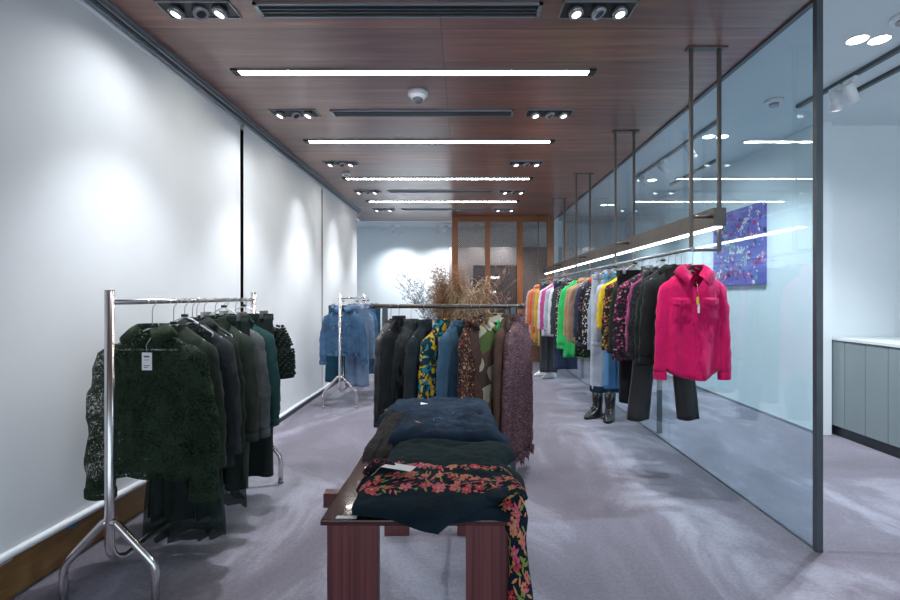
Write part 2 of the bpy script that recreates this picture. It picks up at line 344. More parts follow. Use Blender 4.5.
# painting
t = thing('abstract_painting', 'blue-violet abstract painting on the right room wall', 'painting', (RX - .04, 5.64, 1.54))
bevel(MB().box(0, .04, 0, 1.14, 0, .98).build('canvas', M['painting'], t), .004)
m = MB(); rnd = random.Random(4)
def blob(m, y, z, r, mi, ecc=1, ang=0, lift=.003):
    k = [rnd.uniform(.7, 1.2) for _ in range(9)]; pts = []
    for j in range(9):
        a = 2 * PI * j / 9; u = r * k[j] * math.cos(a) * ecc; v = r * k[j] * math.sin(a)
        pts.append((-lift, y + u * math.cos(ang) - v * math.sin(ang), z + u * math.sin(ang) + v * math.cos(ang)))
    m.face(pts[::-1], mi)
for i in range(70):     # two broken pale diagonal strokes crossing
    s = rnd.random(); blob(m, 1.0 - .78 * s + rnd.gauss(0, .03), .14 + .36 * (s > .5) + .62 * s * (1 if s < .5 else .45) + rnd.gauss(0, .035) if False else .93 - .8 * (1.0 - s) * 1.0 + rnd.gauss(0, .03), rnd.uniform(.006, .017), rnd.choice([0, 0, 0, 5]), rnd.uniform(1, 2.2), rnd.uniform(-1, 1), .002 + i * .00001)
for i in range(45):
    s = rnd.random(); blob(m, .3 + .55 * s + rnd.gauss(0, .03), .3 + .35 * s + rnd.gauss(0, .05), rnd.uniform(.008, .02), rnd.choice([0, 0, 2]), 1.6, .6, .004 + i * .00001)
for i in range(110): blob(m, rnd.uniform(.04, 1.1), rnd.uniform(.04, .94), rnd.uniform(.006, .022), rnd.choice([1, 1, 2, 3, 3, 4, 0]), rnd.uniform(.8, 1.8), rnd.uniform(0, 3), .0055 + i * .00001)
m.build('brush_strokes', [plain('paint_white', (.75, .75, .85), .5), plain('paint_red', (.45, .02, .10), .5), plain('paint_green', (.15, .45, .35), .5), plain('paint_navy', (.02, .02, .12), .5), plain('paint_pink', (.7, .3, .5), .5), plain('paint_lilac', (.4, .4, .7), .5)], t)

# ------------------------------------------------------------------ ceiling fixtures
def spot(loc, aim, power, size=70, blend=.7, col=(1, .97, .93), r=.03):
    d = bpy.data.lights.new('spot', 'SPOT'); d.energy = power; d.spot_size = R(size); d.spot_blend = blend; d.color = col; d.shadow_soft_size = r
    o = bpy.data.objects.new('spot', d); COL.objects.link(o); o.location = loc
    o.rotation_euler = (Vector(aim) - Vector(loc)).to_track_quat('-Z', 'Y').to_euler(); return o
ordn = ['nearest', 'second', 'third', 'farthest']
for i, y in enumerate([3.50, 5.07, 6.67, 8.28]):
    t = thing('strip_light', f'long thin glowing ceiling strip light, {ordn[i]} of four from the front', 'ceiling light', (-.365, y, CZ), 0, 'strip lights in the wooden ceiling')
    MB().box(-1.27, 1.27, -.034, .034, -.010, .001).build('diffuser', M['strip'], t)
    for s in (-1, 1): MB().box(s * 1.295 - .025, s * 1.295 + .025, -.045, .045, -.012, .001).build('end_cap', M['tray'], t)
    MB().box(-1.27, 1.27, -.043, -.034, -.012, .001).box(-1.27, 1.27, .034, .043, -.012, .001).build('frame', M['alu'], t)
for i, y in enumerate([2.74, 4.29, 7.5, 9.06]):
    t = thing('air_vent', f'narrow black linear air slot in the wooden ceiling, {ordn[i]} of four from the front', 'vent', (-.37, y, CZ), 0, 'linear air slots')
    MB().box(-.79, .79, -.055, .055, -.004, .001).build('slot', M['tray'], t)
    MB().box(-.81, .81, -.068, -.055, -.012, .001).box(-.81, .81, .055, .068, -.012, .001).box(-.81, -.79, -.068, .068, -.012, .001).box(.79, .81, -.068, .068, -.012, .001).build('frame', M['alu'], t)
    MB().box(-.79, .79, -.018, -.008, -.010, .0).box(-.79, .79, .012, .022, -.010, .0).build('vane', M['steelgrey'], t)
rown = ['front', 'second', 'third', 'fourth', 'rearmost']
for i, y in enumerate([2.74, 4.29, 5.9, 7.5, 9.06]):
    for sx, X in (('left', -1.51), ('right', .76)):
        t = thing('downlight_tray', f'black tray of three round lamps in the ceiling, {rown[i]} row on the {sx}', 'ceiling light', (X, y, CZ), 0, 'three lamp trays')
        MB().box(-.2, .2, -.075, .075, -.003, .001).build('tray', M['tray'], t)
        MB().box(-.208, .208, -.083, -.075, -.008, .001).box(-.208, .208, .075, .083, -.008, .001).box(-.208, -.2, -.083, .083, -.008, .001).box(.2, .208, -.083, .083, -.008, .001).build('rim', M['alu'], t)
        for k, dx in enumerate((-.125, 0, .125)):
            tilt = Vector(((-.35 if sx == 'left' else .2) if k != 1 else .5, -.15, -1)).normalized()
            c = Vector((dx, 0, -.006))
            lp = MB().tube([c, c + tilt * .03], .042, 18).build('lamp', M['lampring'], t)
            MB().tube([c + tilt * .0295, c + tilt * .0315], .026, 16).build('bulb', M['traylamp'] if k != 1 else M['tray'], lp)
        if sx == 'left':
            spot((X - .1, y, CZ - .05), (LX, y + .05, .3 if i < 2 else 1.7), 34 if i < 2 else 38, 140 if i < 2 else 70, 1, (.97, .98, 1))
        spot((X + .1, y, CZ - .05), (X + (.15 if sx == 'left' else .55), y + .2, 0), 130, 90, .8, (.95, .96, 1))
def dome(X, y, z, r, label, name='smoke_detector', cat='detector'):
    t = thing(name, label, cat, (X, y, z))
    MB().tube([(0, 0, 0), (0, 0, -.03)], r, 24).build('base', M['whitepl'], t)
    return t
t = dome(-.37, 3.85, CZ, .08, 'white dome security camera on the wooden ceiling', 'dome_camera', 'camera')
MB().loft([[(.066 * math.cos(a) * math.cos(2 * PI * k / 20), .066 * math.cos(a) * math.sin(2 * PI * k / 20), -.03 - .055 * math.sin(a)) for k in range(20)] for a in [R(x) for x in (0, 15, 30, 50, 70, 88)]], False, True).build('collar', M['whitepl'], t)
MB().loft([[(.045 * math.cos(a) * math.cos(2 * PI * k / 20), -.012 + .045 * math.cos(a) * math.sin(2 * PI * k / 20), -.055 - .045 * math.sin(a)) for k in range(20)] for a in [R(x) for x in (0, 15, 30, 50, 70, 88)]], False, True).build('dome', plain('smoked_dome', (.12, .13, .15), .1), t)
t = dome(-1.57, 6.4, CZ, .055, 'small white smoke detector on the wooden ceiling'); MB().tube([(0, 0, -.03), (0, 0, -.045)], .035, 20).build('sensor', M['lampring'], t)
t = dome(2.77, 4.29, RC, .075, 'round detector on the white ceiling behind the glass'); MB().tube([(0, 0, -.03), (0, 0, -.055)], .04, 20).build('sensor', M['lampring'], t)
t = dome(2.76, 3.0, RC, .075, 'round white ceiling sensor near the right edge'); MB().tube([(0, 0, -.03), (0, 0, -.04)], .05, 20).build('sensor', M['lampring'], t)
for i, y in enumerate([3.27, 5.26, 7.23, 9.2]):
    for k, X in enumerate((2.68, 2.83)):
        t = thing('round_downlight', f'bright round downlight in the white ceiling, {"left" if k == 0 else "right"} one of the {ordn[i]} pair', 'ceiling light', (X, y, RC), 0, 'round downlights behind the glass')
        MB().tube([(0, 0, 0), (0, 0, -.006)], .068, 24).build('ring', M['whitepl'], t)
        MB().tube([(0, 0, -.006), (0, 0, -.008)], .058, 24).build('lens', M['lampglow'], t)
        spot((X, y, CZ - .03), (X - .3, y, 0), 150 if i == 0 else 70, 130, .8, (.93, .97, 1))
def track(X, y0, y1, z, label, spots, col=M['steelgrey'], aimx=.8):
    t = thing('track_rail', label, 'track', (X, y0, z)); MB().box(-.018, .018, 0, y1 - y0, -.03, 0).build('rail', col, t)
    MB().box(-.02, .02, -.03, 0, -.034, 0).build('end_piece', M['whitepl'], t)
    return t
def tspot(X, y, z, aim, label, pw=45):
    t = thing('track_spotlight', label, 'spotlight', (X, y, z), 0, 'track spotlights'); d = Vector(aim).normalized()
    MB().box(-.016, .016, -.06, .06, -.022, 0).build('adapter', M['whitepl'], t)
    MB().tube([(0, 0, -.022), (0, 0, -.09)], .008, 8).build('arm', M['whitepl'], t)
    c = Vector((0, 0, -.11)); MB().tube([c - d * .07, c + d * .08], .042, 18).build('lamp_head', M['whitepl'], t)
    MB().tube([c + d * .0801, c + d * .0815], .034, 16).build('lens', M['lampglow'], t)
    if pw: spot(tuple(Vector((X, y, z)) + c + d * .09), tuple(Vector((X, y, z)) + d * 4), pw, 110, 1, (.93, .96, 1))
TZ = RC
track(3.06, 1.5, 4.4, TZ, 'near grey lighting track on the white ceiling, right of the square post', 0)
track(3.32, 1.5, 4.1, TZ, 'second near lighting track, closer to the counter', 0)
track(2.52, 4.75, 7.0, TZ, 'lighting track behind the glass beside the ceiling edge', 0)
track(3.22, 6.1, 7.5, TZ, 'lighting track behind the glass above the painting', 0)
tspot(3.06, 3.95, TZ - .03, (.25, .35, -1), 'white track spotlight just right of the square post', 30)
tspot(3.06, 3.80, TZ - .03, (.6, .2, -1), 'white track spotlight, second right of the square post', 30)
tspot(2.52, 5.35, TZ - .03, (.7, .25, -.9), 'nearest track spotlight behind the glass, aimed at the painting', 16)
tspot(2.52, 6.05, TZ - .03, (.75, .1, -.7), 'middle track spotlight behind the glass', 16)
tspot(2.52, 6.75, TZ - .03, (.7, .2, -.9), 'far track spotlight behind the glass', 20)
t = track(-1.2, 10.85, 10.89, CZ + .02, 'white lighting track across the back ceiling', 0); 
MB().box(-1.0, 2.2, 0, .035, -.03, 0).build('cross_rail', M['whitepl'], t)
for i, (X, nm) in enumerate([(-1.62, 'leftmost'), (-1.4, 'second'), (-.6, 'third'), (-.42, 'fourth'), (.3, 'fifth'), (.9, 'rightmost')]):
    tspot(X, 10.87, CZ - .01, (0, .35, -1), f'white track spotlight on the back ceiling, {nm} of six from the left side', 75 if i != 4 else 50)

# ------------------------------------------------------------------ hanging rail with light beam
RAILX = 1.5; RZ = 1.71; y0 = 3.12; y1 = 9.75
t = thing('hanging_rail', 'long ceiling-hung clothes rail with bronze light beam beside the glass', 'clothes rail', (0, 0, 0))
MB().box(1.625, 1.705, y0, y1, 1.855, 1.975).build('beam', M['bronze'], t)
MB().box(1.642, 1.690, y0 + .02, y1, 1.847, 1.856).build('light_strip', M['ledglow'], t)
MB().tube([(RAILX, y0 + .03, RZ), (RAILX, y1, RZ)], .0125, 12).build('rail', M['alu'], t)
for i, y in enumerate([3.17, 4.76, 6.42, 8.06, 9.7]):
    m = MB(); m.box(1.49, 1.51, y - .01, y + .01, RZ + (-.004), CZ); m.box(1.675, 1.695, y - .011, y + .011, RZ, CZ)
    m.box(1.49, 1.695, y - .0095, y + .0095, RZ - .016, RZ + .002); 
    fr = m.build('hanger_frame', M['bronze'], t)
    MB().box(1.47, 1.73, y - .03, y + .03, CZ - .008, CZ).build('ceiling_plate', M['bronze'], fr)
    MB().tube([(1.51, y - .02, 1.92), (1.63, y - .02, 1.92)], .012, 10).build('link', M['bronze'], fr)

# ------------------------------------------------------------------ garments
def nz(x, y, z): return noise.noise(Vector((x, y, z)))
class Body:
    def __init__(s, w, Lg, T=.075, flare=0., amp=.012, seed=0, hemc=0., z0=-.1, vdepth=.04, waist=1., kf=3, strap=False, skew=0., nw=.068):
        s.w, s.L, s.T, s.flare, s.amp, s.seed, s.hemc, s.z0, s.vd, s.waist, s.kf, s.strap, s.skew, s.nw = w, Lg, T, flare, amp, seed, hemc, z0, vdepth, waist, kf, strap, skew, nw
    def W(s, d):      # half width at depth d under the neck
        w = s.w; n = s.nw
        if s.strap: return w * (1 + s.flare * max(0, d) / max(s.L, .01))
        pts = [(0, n), (.012, n + .022), (.035, n + (w - n) * .42), (.065, n + (w - n) * .75), (.095, w * .94), (.13, w), (.2, w * 1.0)]
        if d < .2:
            for (a, b), (c, e) in zip(pts, pts[1:]):
                if d <= c: return b + (e - b) * (d - a) / (c - a)
        k = (d - .2) / max(s.L - .2, .01); return w * (1 + s.flare * k + (s.waist - 1) * math.sin(PI * min(1, k)))
    def Th(s, d): return s.T * min(1, .45 + d / .13 * .55) if not s.strap else s.T * (.6 + .4 * min(1, d / .2))
    def fold(s, x, d, side):
        k = min(1, max(0, (d - .08) / max(.1, s.L - .1)))
        W = s.W(d); u = x / W
        f = 1.5 * math.sin(u * s.kf * PI + s.seed * 1.7 + 1.2 * nz(u, d * 2, s.seed)) * s.amp * (.25 + k)
        f += .5 * s.amp * math.sin(u * s.kf * 2.3 * PI + s.seed + side) * k
        f += .020 * nz(x * 11 + s.seed, d * 5, side * 3 + s.seed) + .011 * nz(x * 34 + d * 8, d * 15 + s.seed, side)
        return f
    def surf(s, x, d, side=-1):
        W = s.W(d); u = max(-1, min(1, x / W)); y = side * s.Th(d) * (1 - abs(u) ** 2.6) ** .5 + s.fold(x, d, side) * (1 - abs(u) ** 6)
        return y
    def hem(s, x, d):
        k = (d / s.L) ** 5; u = abs(x / max(s.W(d), .01))
        return s.hemc * k * (u ** 2) + .012 * k * nz(x * 9, s.seed, 1) - s.skew * k * (x / s.w)
    def pt(s, x, d, side=-1, lift=0):
        return Vector((x, s.surf(x, d, side) + side * lift, s.z0 - d + s.hem(x, d)))
    def mesh(s, nr=26, na=44):
        m = MB(); ds = [0, .006, .012, .022, .035, .048, .065, .08, .095, .11, .13] + [.13 + (s.L - .13) * (i / (nr - 10)) for i in range(1, nr - 9)]
        rings = []
        for d in ds:
            W = s.W(d); ring = []
            for j in range(na):
                a = 2 * PI * j / na; c = math.cos(a); x = W * (1 if c > 0 else -1) * abs(c) ** .8
                side = -1 if math.sin(a) < 0 else 1
                if abs(math.sin(a)) < 1e-6: side = 1
                dd = d
                if side < 0 and s.vd:
                    dn = s.vd * max(0, 1 - abs(x) / (s.nw * 1.02)) ** .8
                    dd = max(d, dn)
                ring.append(s.pt(x, dd, side))
            rings.append(ring)
        last = rings[-1]; cx = Vector((0, 0, 0))
        inner = [Vector((p.x * .97, p.y * .85, p.z + .004)) for p in last]; inner2 = [Vector((p.x * .93, p.y * .5, p.z + .06)) for p in last]
        rings += [inner, inner2]
        m.loft(rings); return m
    def patch(s, m, x0, x1, d0, d1, lift=.004, nx=6, nd=12, mi=0, side=-1, point=0):
        rows = []
        for i in range(nd + 1):
            d = d0 + (d1 - d0) * i / nd; row = []
            for j in range(nx + 1):
                u = j / nx; x = x0 + (x1 - x0) * u
                dd = d + point * (1 - abs(2 * u - 1)) * (i / nd)
                e = 1 if 0 < i < nd and 0 < j < nx else 0
                row.append(s.pt(x, dd, side, lift if e else 0.0005))
            rows.append(row)
        m.quad_grid(rows, False, mi)
def sleeve_mesh(B, sgn, SL, r0=.07, r1=.05, out=.05, fwd=0., seed=0, bend=0., flat=.62):
    m = MB(); sx = sgn * (B.w - .035); z = B.z0 - .11; rings = []; N = 18
    path = []
    for i in range(N + 1):
        k = i / N
        x = sx + sgn * (out * math.sin(min(1, k * 1.6) * PI / 2) * 1.0 + .03 * k)
        path.append(Vector((x, fwd * k * k + bend * math.sin(k * PI), z + .02 - SL * k)))
    rnd = random.Random(seed)
    for i, p in enumerate(path):
        k = i / N; r = r0 + (r1 - r0) * k; dz = (path[min(i + 1, N)] - path[max(i - 1, 0)]).normalized(); u = Vector((dz.z, 0, -dz.x)).normalized() * -1
        cap = min(1, .55 + k * 7)
        ring = []
        for j in range(18):
            a = 2 * PI * j / 18; rr = r * cap * (1 + .22 * nz(math.cos(a) * 1.5 + seed, math.sin(a) * 1.5, k * 6) + .07 * math.sin(k * 38 + a * 2 + seed) * (.3 + .7 * abs(math.sin(k * 5))))
            ring.append(p + u * rr * math.cos(a) + Vector((0, 1, 0)) * rr * flat * math.sin(a) )
        rings.append(ring)
    # shoulder cap
    c0 = path[0]; rings.insert(0, [c0 + (q - c0) * .55 + Vector((-sgn * .015, 0, .018)) for q in rings[0]])
    inner = [path[-1] + (q - path[-1]) * .8 for q in rings[-1]]; inner2 = [path[-1] + (q - path[-1]) * .7 + Vector((0, 0, .05)) for q in rings[-1]]
    m.loft(rings + [inner, inner2], True, False)
    return m, path, rings[-1]
def cuff_mesh(path, ring, h=.05):
    m = MB(); c = path[-1]; r = []
    for k, g in ((0, 1.03), (.15, 1.07), (.85, 1.07), (1, 1.03), (1, .85), (.6, .8)):
        r.append([c + (q - c) * g + Vector((0, 0, -h * k + .01)) for q in ring])
    m.loft(r); return m
def shirt_collar(B, spread=.05, h=.062, mi=0):
    m = MB(); n = B.nw
    for sgn in (-1, 1):
        rows = []
        for i in range(15):
            s_ = i / 14; th = s_ * PI * .93          # 0 back centre -> front
            bx = sgn * n * 1.02 * math.sin(th); by = .045 * math.cos(th); bz = B.z0 + .014 - (B.vd * .55 * max(0, (s_ - .62) / .38) ** 1.3)
            base = Vector((bx, by, bz)); top = base + Vector((sgn * .003, 0, .022))
            k = s_ ** 2
            o = Vector((sgn * (.028 + .028 * math.sin(th)) + sgn * .022 * k, (.02 * math.cos(th)) - .03 * s_, -h * .8 - spread * k * .5))
            edge = top + o; mid = top + o * .45 + Vector((0, 0, .008))
            rows.append([base, base.lerp(top, .6), top, mid, edge, edge + Vector((-sgn * .002, .004, .002)), mid + Vector((0, .004, -.005))])
        m.quad_grid(rows)
    return m
def stand_collar(B, h=.05, r=None):
    m = MB(); n = r or B.nw; rings = []
    for z, g in ((-.02, 1.1), (0, 1.02), (h * .5, .98), (h, 1.0), (h, .9), (0, .88)):
        rings.append([Vector((n * g * math.cos(2*PI*j/28), .05 * g * math.sin(2*PI*j/28), B.z0 + z + (-.015 if math.sin(2*PI*j/28) < -.7 else 0))) for j in range(28)])
    m.loft(rings); return m
def lapel_collar(B, vd):
    m = MB()
    for sgn in (-1, 1):
        rows = []
        for i in range(13):
            s_ = i / 12; d = vd * s_; xin = sgn * (B.nw * (1 - s_) + .004); w = .055 * math.sin(PI * (.35 + .65 * s_)) + .012
            y = B.surf(xin * .5, max(d, .03), -1)
            rows.append([Vector((xin, y - .004, B.z0 - d + .006)), Vector((xin + sgn * w * .5, y - .012, B.z0 - d * .98 - .0)), Vector((xin + sgn * w, y - .008, B.z0 - d * .95 - .012)), Vector((xin + sgn * w, y - .001, B.z0 - d * .95 - .012))])
        m.quad_grid(rows)
    m2 = stand_collar(B, .03)
    b = len(m.v); m.v += m2.v; m.f += [tuple(i + b for i in f) for f in m2.f]; m.m += m2.m; m.sm += m2.sm
    return m
def add_tag(t, B, x, d, size=(.045, .075), side=-1, string=.07, tilt=0):
    p = B.pt(x, d, side, .02) if B else Vector((x, -.03, -d))
    w, h = size; y = p.y - .01
    tg = MB().box(p.x - w / 2, p.x + w / 2, y - .0012, y, p.z - h, p.z).build('price_tag', M['paper'], t, label='white card price tag')
    m = MB()
    for k, (a, b, zz, hh) in enumerate([(.2, .75, .18, .09), (.25, .7, .40, .03), (.2, .8, .72, .04), (.2, .6, .82, .04)]):
        m.box(p.x - w / 2 + w * a, p.x - w / 2 + w * b, y - .0018, y - .0013, p.z - h * (zz + hh), p.z - h * zz)
    m.build('print', M['ink'], tg)['kind'] = 'stuff'
    MB().tube([(p.x, y, p.z - .006), (p.x - .006, y + .003, p.z + string * .5), (p.x - .002, p.y + .02, p.z + string)], .0012, 5).build('string', M['hookmetal'], tg)
    return tg

def hanger(loc, rotz, label, group, style='clear', half=.185, clip=True, z0=-.12):
    t = thing('hanger', label, 'hanger', loc, rotz, group)
    r = .019
    hook = arc((0, 0, -.0045), r, -60, 205, 14)[::-1]; hook = arc((0, 0, -.0035), r, 200, -70, 16)
    hook += [(.002, 0, -.032), (0, 0, -.045), (0, 0, z0 + .02)]
    MB().tube(hook, .0023, 6).build('hook', M['hookmetal'], t)
    mat = {'clear': M['clear'], 'metal': M['hookmetal'], 'black': M['tray']}[style]
    MB().tube([(x * half, 0, z0 + z) for x, z in ((-1, -.086), (-.97, -.074), (-.3, -.004), (0, .016), (.3, -.004), (.97, -.074), (1, -.086), (.96, -.094), (0, -.094), (-.96, -.094), (-1, -.086))], .0045, 8).build('arms', mat, t)
    if clip: MB().box(-.016, .016, -.007, .007, z0 + .014, z0 + .028).build('size_clip', M['tray'], t)
    return t

def garment(kind, loc, rotz, name, label, cat, mat, group, Lg=.7, w=.2, SL=.56, trim=None, collar='shirt', seed=1, sleeves='long', T=.07, flare=.08, amp=.012, hemc=0, vdepth=.05,
            pockets=False, buttons=None, cuff=True, tagpos=None, hang='clear', hl=None, out=.04, placket=True, waist=1., kf=3, skew=0., sl_mat=None, r0=.07, r1=.047, fwd=0., bmat=None, rib=None, lining=None, clip=True, fringe=False, z0=-.12):
    t = thing(name, label, cat, loc, rotz, group)
    hanger(loc, rotz, hl or f'hanger of the {label}', 'hangers ' + group, hang, min(.185, w - .02), clip, z0)
    B = Body(w, Lg, T, flare, amp, seed, hemc, z0, vdepth, waist, kf, False, skew)
    trim = trim or mat
    B.mesh().build('body', mat, t)
    if sleeves:
        for sgn in (-1, 1):
            sm, path, ring = sleeve_mesh(B, sgn, SL, r0, r1, out, fwd * sgn, seed + sgn * .7)
            so = sm.build('sleeve', sl_mat or mat, t)
            if cuff: cuff_mesh(path, ring).build('cuff', trim if sl_mat is None else sl_mat, so)
    if collar == 'shirt': shirt_collar(B).build('collar', trim, t)
    elif collar == 'stand': stand_collar(B, .05).build('collar', trim, t)
    elif collar == 'crew': stand_collar(B, .014).build('neckband', trim, t)
    elif collar == 'lapel': lapel_collar(B, vdepth).build('lapels', trim, t)
    if placket:
        m = MB(); B.patch(m, -.016, .016, vdepth * .9, Lg * .995, .005, 4, 30); m.build('placket', trim, t)
        if buttons:
            n = 7
            for i in range(n):
                p = B.pt(0, vdepth + .03 + (Lg - vdepth - .08) * i / (n - 1), -1, .006); MB().tube([p, p + Vector((0, -.003, 0))], .0055, 12).build('button', bmat or buttons, t)
    if pockets:
        for sgn in (-1, 1):
            a, b = sorted((sgn * .04, sgn * .155))
            m = MB(); B.patch(m, a, b, .2, .34, .008, 8, 10, point=.01); po = m.build('pocket', trim, t)
            m = MB(); B.patch(m, a - .004, b + .004, .185, .235, .016, 8, 6, point=.018); m.build('pocket_flap', trim, po)
            c = B.pt((a + b) / 2, .24, -1, .017); MB().tube([c, c + Vector((0, -.003, 0))], .006, 12).build('button', bmat or M['ink'], po)
    if rib:
        m = MB(); W = B.W(Lg)
        rings = [[Vector((W * g * (1 if math.cos(2*PI*j/36) > 0 else -1) * abs(math.cos(2*PI*j/36)) ** .8, B.surf(W * .999 * math.cos(2*PI*j/36), Lg, -1 if math.sin(2*PI*j/36) < 0 else 1) * 1.06, B.z0 - Lg + z)) for j in range(36)] for z, g in ((.03, 1.01), (.02, 1.03), (-.035, .99), (-.035, .93))]
        m.loft(rings); m.build('hem_band', rib, t)
    if lining:
        m = MB(); B.patch(m, -.028, .028, .004, .022, -.012, 4, 3, side=1); m.build('neck_label', lining, t)
    if fringe:
        m = MB(); rows = [[], [], []]
        for i in range(121):
            a = 2 * PI * i / 120; x = B.W(Lg) * .97 * math.cos(a); p = B.pt(x, Lg, -1 if math.sin(a) < 0 else 1); dz = .065 if i % 2 else .01
            rows[0].append(p + Vector((0, 0, .02))); rows[1].append(p); rows[2].append(p - Vector((0, 0, dz)))
        m.quad_grid(rows)
        m.build('fringe', mat, t)
    if tagpos: add_tag(t, B, tagpos[0], tagpos[1], tagpos[2] if len(tagpos) > 2 else (.045, .075))
    return t
def trousers(loc, rotz, label, mat, group, Lg=1.0, w=.19, hemw=.11, splay=.02, T=.05, seed=1, trim=None, hang='clear', name='trousers', z0=-.11, cat='trousers', cuffm=None, tagpos=None, clip=True):
    t = thing(name, label, cat, loc, rotz, group)
    hanger(loc, rotz, f'clip hanger of the {label}', 'hangers ' + group, hang, w * .9, clip, -.06)
    trim = trim or mat; NR = 26
    for sgn in (-1, 1):
        rings = []
        for i in range(NR + 1):
            k = i / NR; d = Lg * k; cr = min(1, d / .28)
            hw = (w * .53) * (1 - k) + hemw * k if k > .28 else (w * .53) * (1 - .28) + hemw * .28 + (w * .53 - ((w * .53) * .72 + hemw * .28)) * (1 - k / .28)
            cx = sgn * (w * .49 + splay * k * 1.6); ring = []
            for j in range(26):
                a = 2 * PI * j / 26; u = math.cos(a); x = cx + hw * (1 if u > 0 else -1) * abs(u) ** .8
                y = T * (.55 + .45 * cr) * math.sin(a) + .014 * nz(x * 9 + seed, d * 3, a * .4) + .010 * math.sin(u * 5 + seed + d * 2) * k + .006 * nz(x * 30, d * 18, seed)
                ring.append(Vector((x, y, z0 - d + .004 * math.sin(a * 2 + seed) * k)))
            rings.append(ring)
        c = Vector((sgn * (w * .49 + splay * 1.6), 0, z0 - Lg))
        rings += [[c + (q - c) * .9 for q in rings[-1]], [c + (q - c) * .8 + Vector((0, 0, .06)) for q in rings[-1]]]
        m = MB(); m.loft(rings, True, False); lg = m.build('leg', mat, t)
        if cuffm:
            m = MB(); e = rings[-3]; m.loft([[c + (q - c) * g + Vector((0, 0, z)) for q in e] for z, g in ((.06, 1.02), (.055, 1.06), (0, 1.06), (-.004, 1.0), (0, .9))]); m.build('turn_up', cuffm, lg)
    m = MB(); rings = []
    for z, g in ((-.045, 1.01), (-.04, 1.03), (0, 1.02), (.004, 1), (0, .93), (-.04, .9)):
        rings.append([Vector((w * 1.02 * g * math.cos(2*PI*j/32), T * .7 * g * math.sin(2*PI*j/32), z0 + z + .01)) for j in range(32)])
    m.loft(rings); m.build('waistband', trim, t)
    for s in (-1, 1): MB().box(s * w * .7 - .012, s * w * .7 + .012, -T * .75 - .006, T * .75 + .006, z0 - .02, z0 + .035).build('clip', M['hookmetal'], t)
    if tagpos: add_tag(t, None, tagpos[0], tagpos[1])
    return t
def dress(loc, rotz, label, mat, group, Lg=1.0, w=.16, flare=.4, T=.05, seed=1, z0=-.17, cat='dress', name='dress', straps=True, amp=.02, kf=4, hang='clear', trim=None, skew=0, sheer=None, tagpos=None):
    t = thing(name, label, cat, loc, rotz, group)
    hanger(loc, rotz, f'hanger of the {label}', 'hangers ' + group, hang, .15, True, -.10)
    B = Body(w, Lg, T, flare, amp, seed, 0, z0, 0, 1, kf, True, skew); B.mesh().build('body' if straps else 'skirt_panel', mat, t)
    if straps:
        for s in (-1, 1):
            MB().tube([(s * w * .55, -T * .5, z0 + .0), (s * w * .6, -.01, -.122), (s * w * .6, .01, -.122), (s * w * .55, T * .5, z0)], .004, 6).build('strap', trim or mat, t)
    else:
        m = MB(); m.loft([[Vector((w * 1.02 * g * math.cos(2*PI*j/32), T * .75 * g * math.sin(2*PI*j/32), z0 + z)) for j in range(32)] for z, g in ((-.04, 1.02), (.0, 1.02), (.005, .98), (0, .9))]); m.build('waistband', trim or mat, t)
        for s in (-1, 1): MB().box(s * w * .7 - .01, s * w * .7 + .01, -.03, .03, z0 - .02, z0 + .03).tube([(s * w * .7, 0, z0 + .03), (s * w * .7, 0, -.16)], .003, 6).build('clip', M['hookmetal'], t)
    if sheer:
        B2 = Body(w * 1.03, Lg * 1.1, T * 1.15, flare * 1.3, amp * 1.2, seed + 3, 0, z0 - .005, 0, 1, kf + 1, True, skew); B2.mesh().build('sheer_layer', sheer, t)
    if tagpos: add_tag(t, B, *tagpos)
    return t

# fabrics
fb = {}
fb['lace'] = lace('dark_green_lace', (.020, .036, .020), .40, .50, 95, .22)
fb['lace2'] = lace('dark_green_lace_dense', (.018, .034, .018), .30, .42, 95, .7)
fb['dkgreen'] = fabric((.020, .032, .026)); fb['dkgreen2'] = fabric((.028, .040, .030)); fb['charcoal'] = fabric((.05, .055, .06)); fb['greyknit'] = fabric((.085, .095, .10), 120, .9, .3, .3, .6)
fb['teal'] = fabric((.015, .055, .055)); fb['blackgreen'] = fabric((.012, .020, .018)); fb['sheerk'] = fabric((.02, .035, .032), alpha=.35); fb['black'] = fabric((.014, .016, .018)); fb['leather'] = fabric((.018, .02, .022), 500, .38, .2, 0, .5, spec=.5)
fb['pink'] = fabric((.72, .008, .13), 260, .9, .12, .25, .55); fb['pink_d'] = fabric((.66, .007, .12), 260, .9, .12, .25, .55)
fb['yellow'] = fabric((.85, .60, .02)); fb['mustard'] = fabric((.62, .36, .05)); fb['palegrey'] = fabric((.42, .47, .55)); fb['bluegrey'] = fabric((.32, .38, .50)); fb['white'] = fabric((.62, .66, .72))
fb['tan'] = fabric((.36, .24, .17)); fb['camel'] = fabric((.42, .25, .12)); fb['green'] = fabric((.03, .50, .13)); fb['magenta'] = fabric((.55, .07, .28)); fb['red'] = fabric((.65, .10, .05)); fb['palepink'] = fabric((.55, .38, .42)); fb['orange'] = fabric((.62, .22, .06)); fb['navy'] = fabric((.03, .045, .09)); fb['brown'] = fabric((.085, .05, .04)); fb['plum'] = fabric((.10, .055, .065), 90, .9, .5, .3, .8)
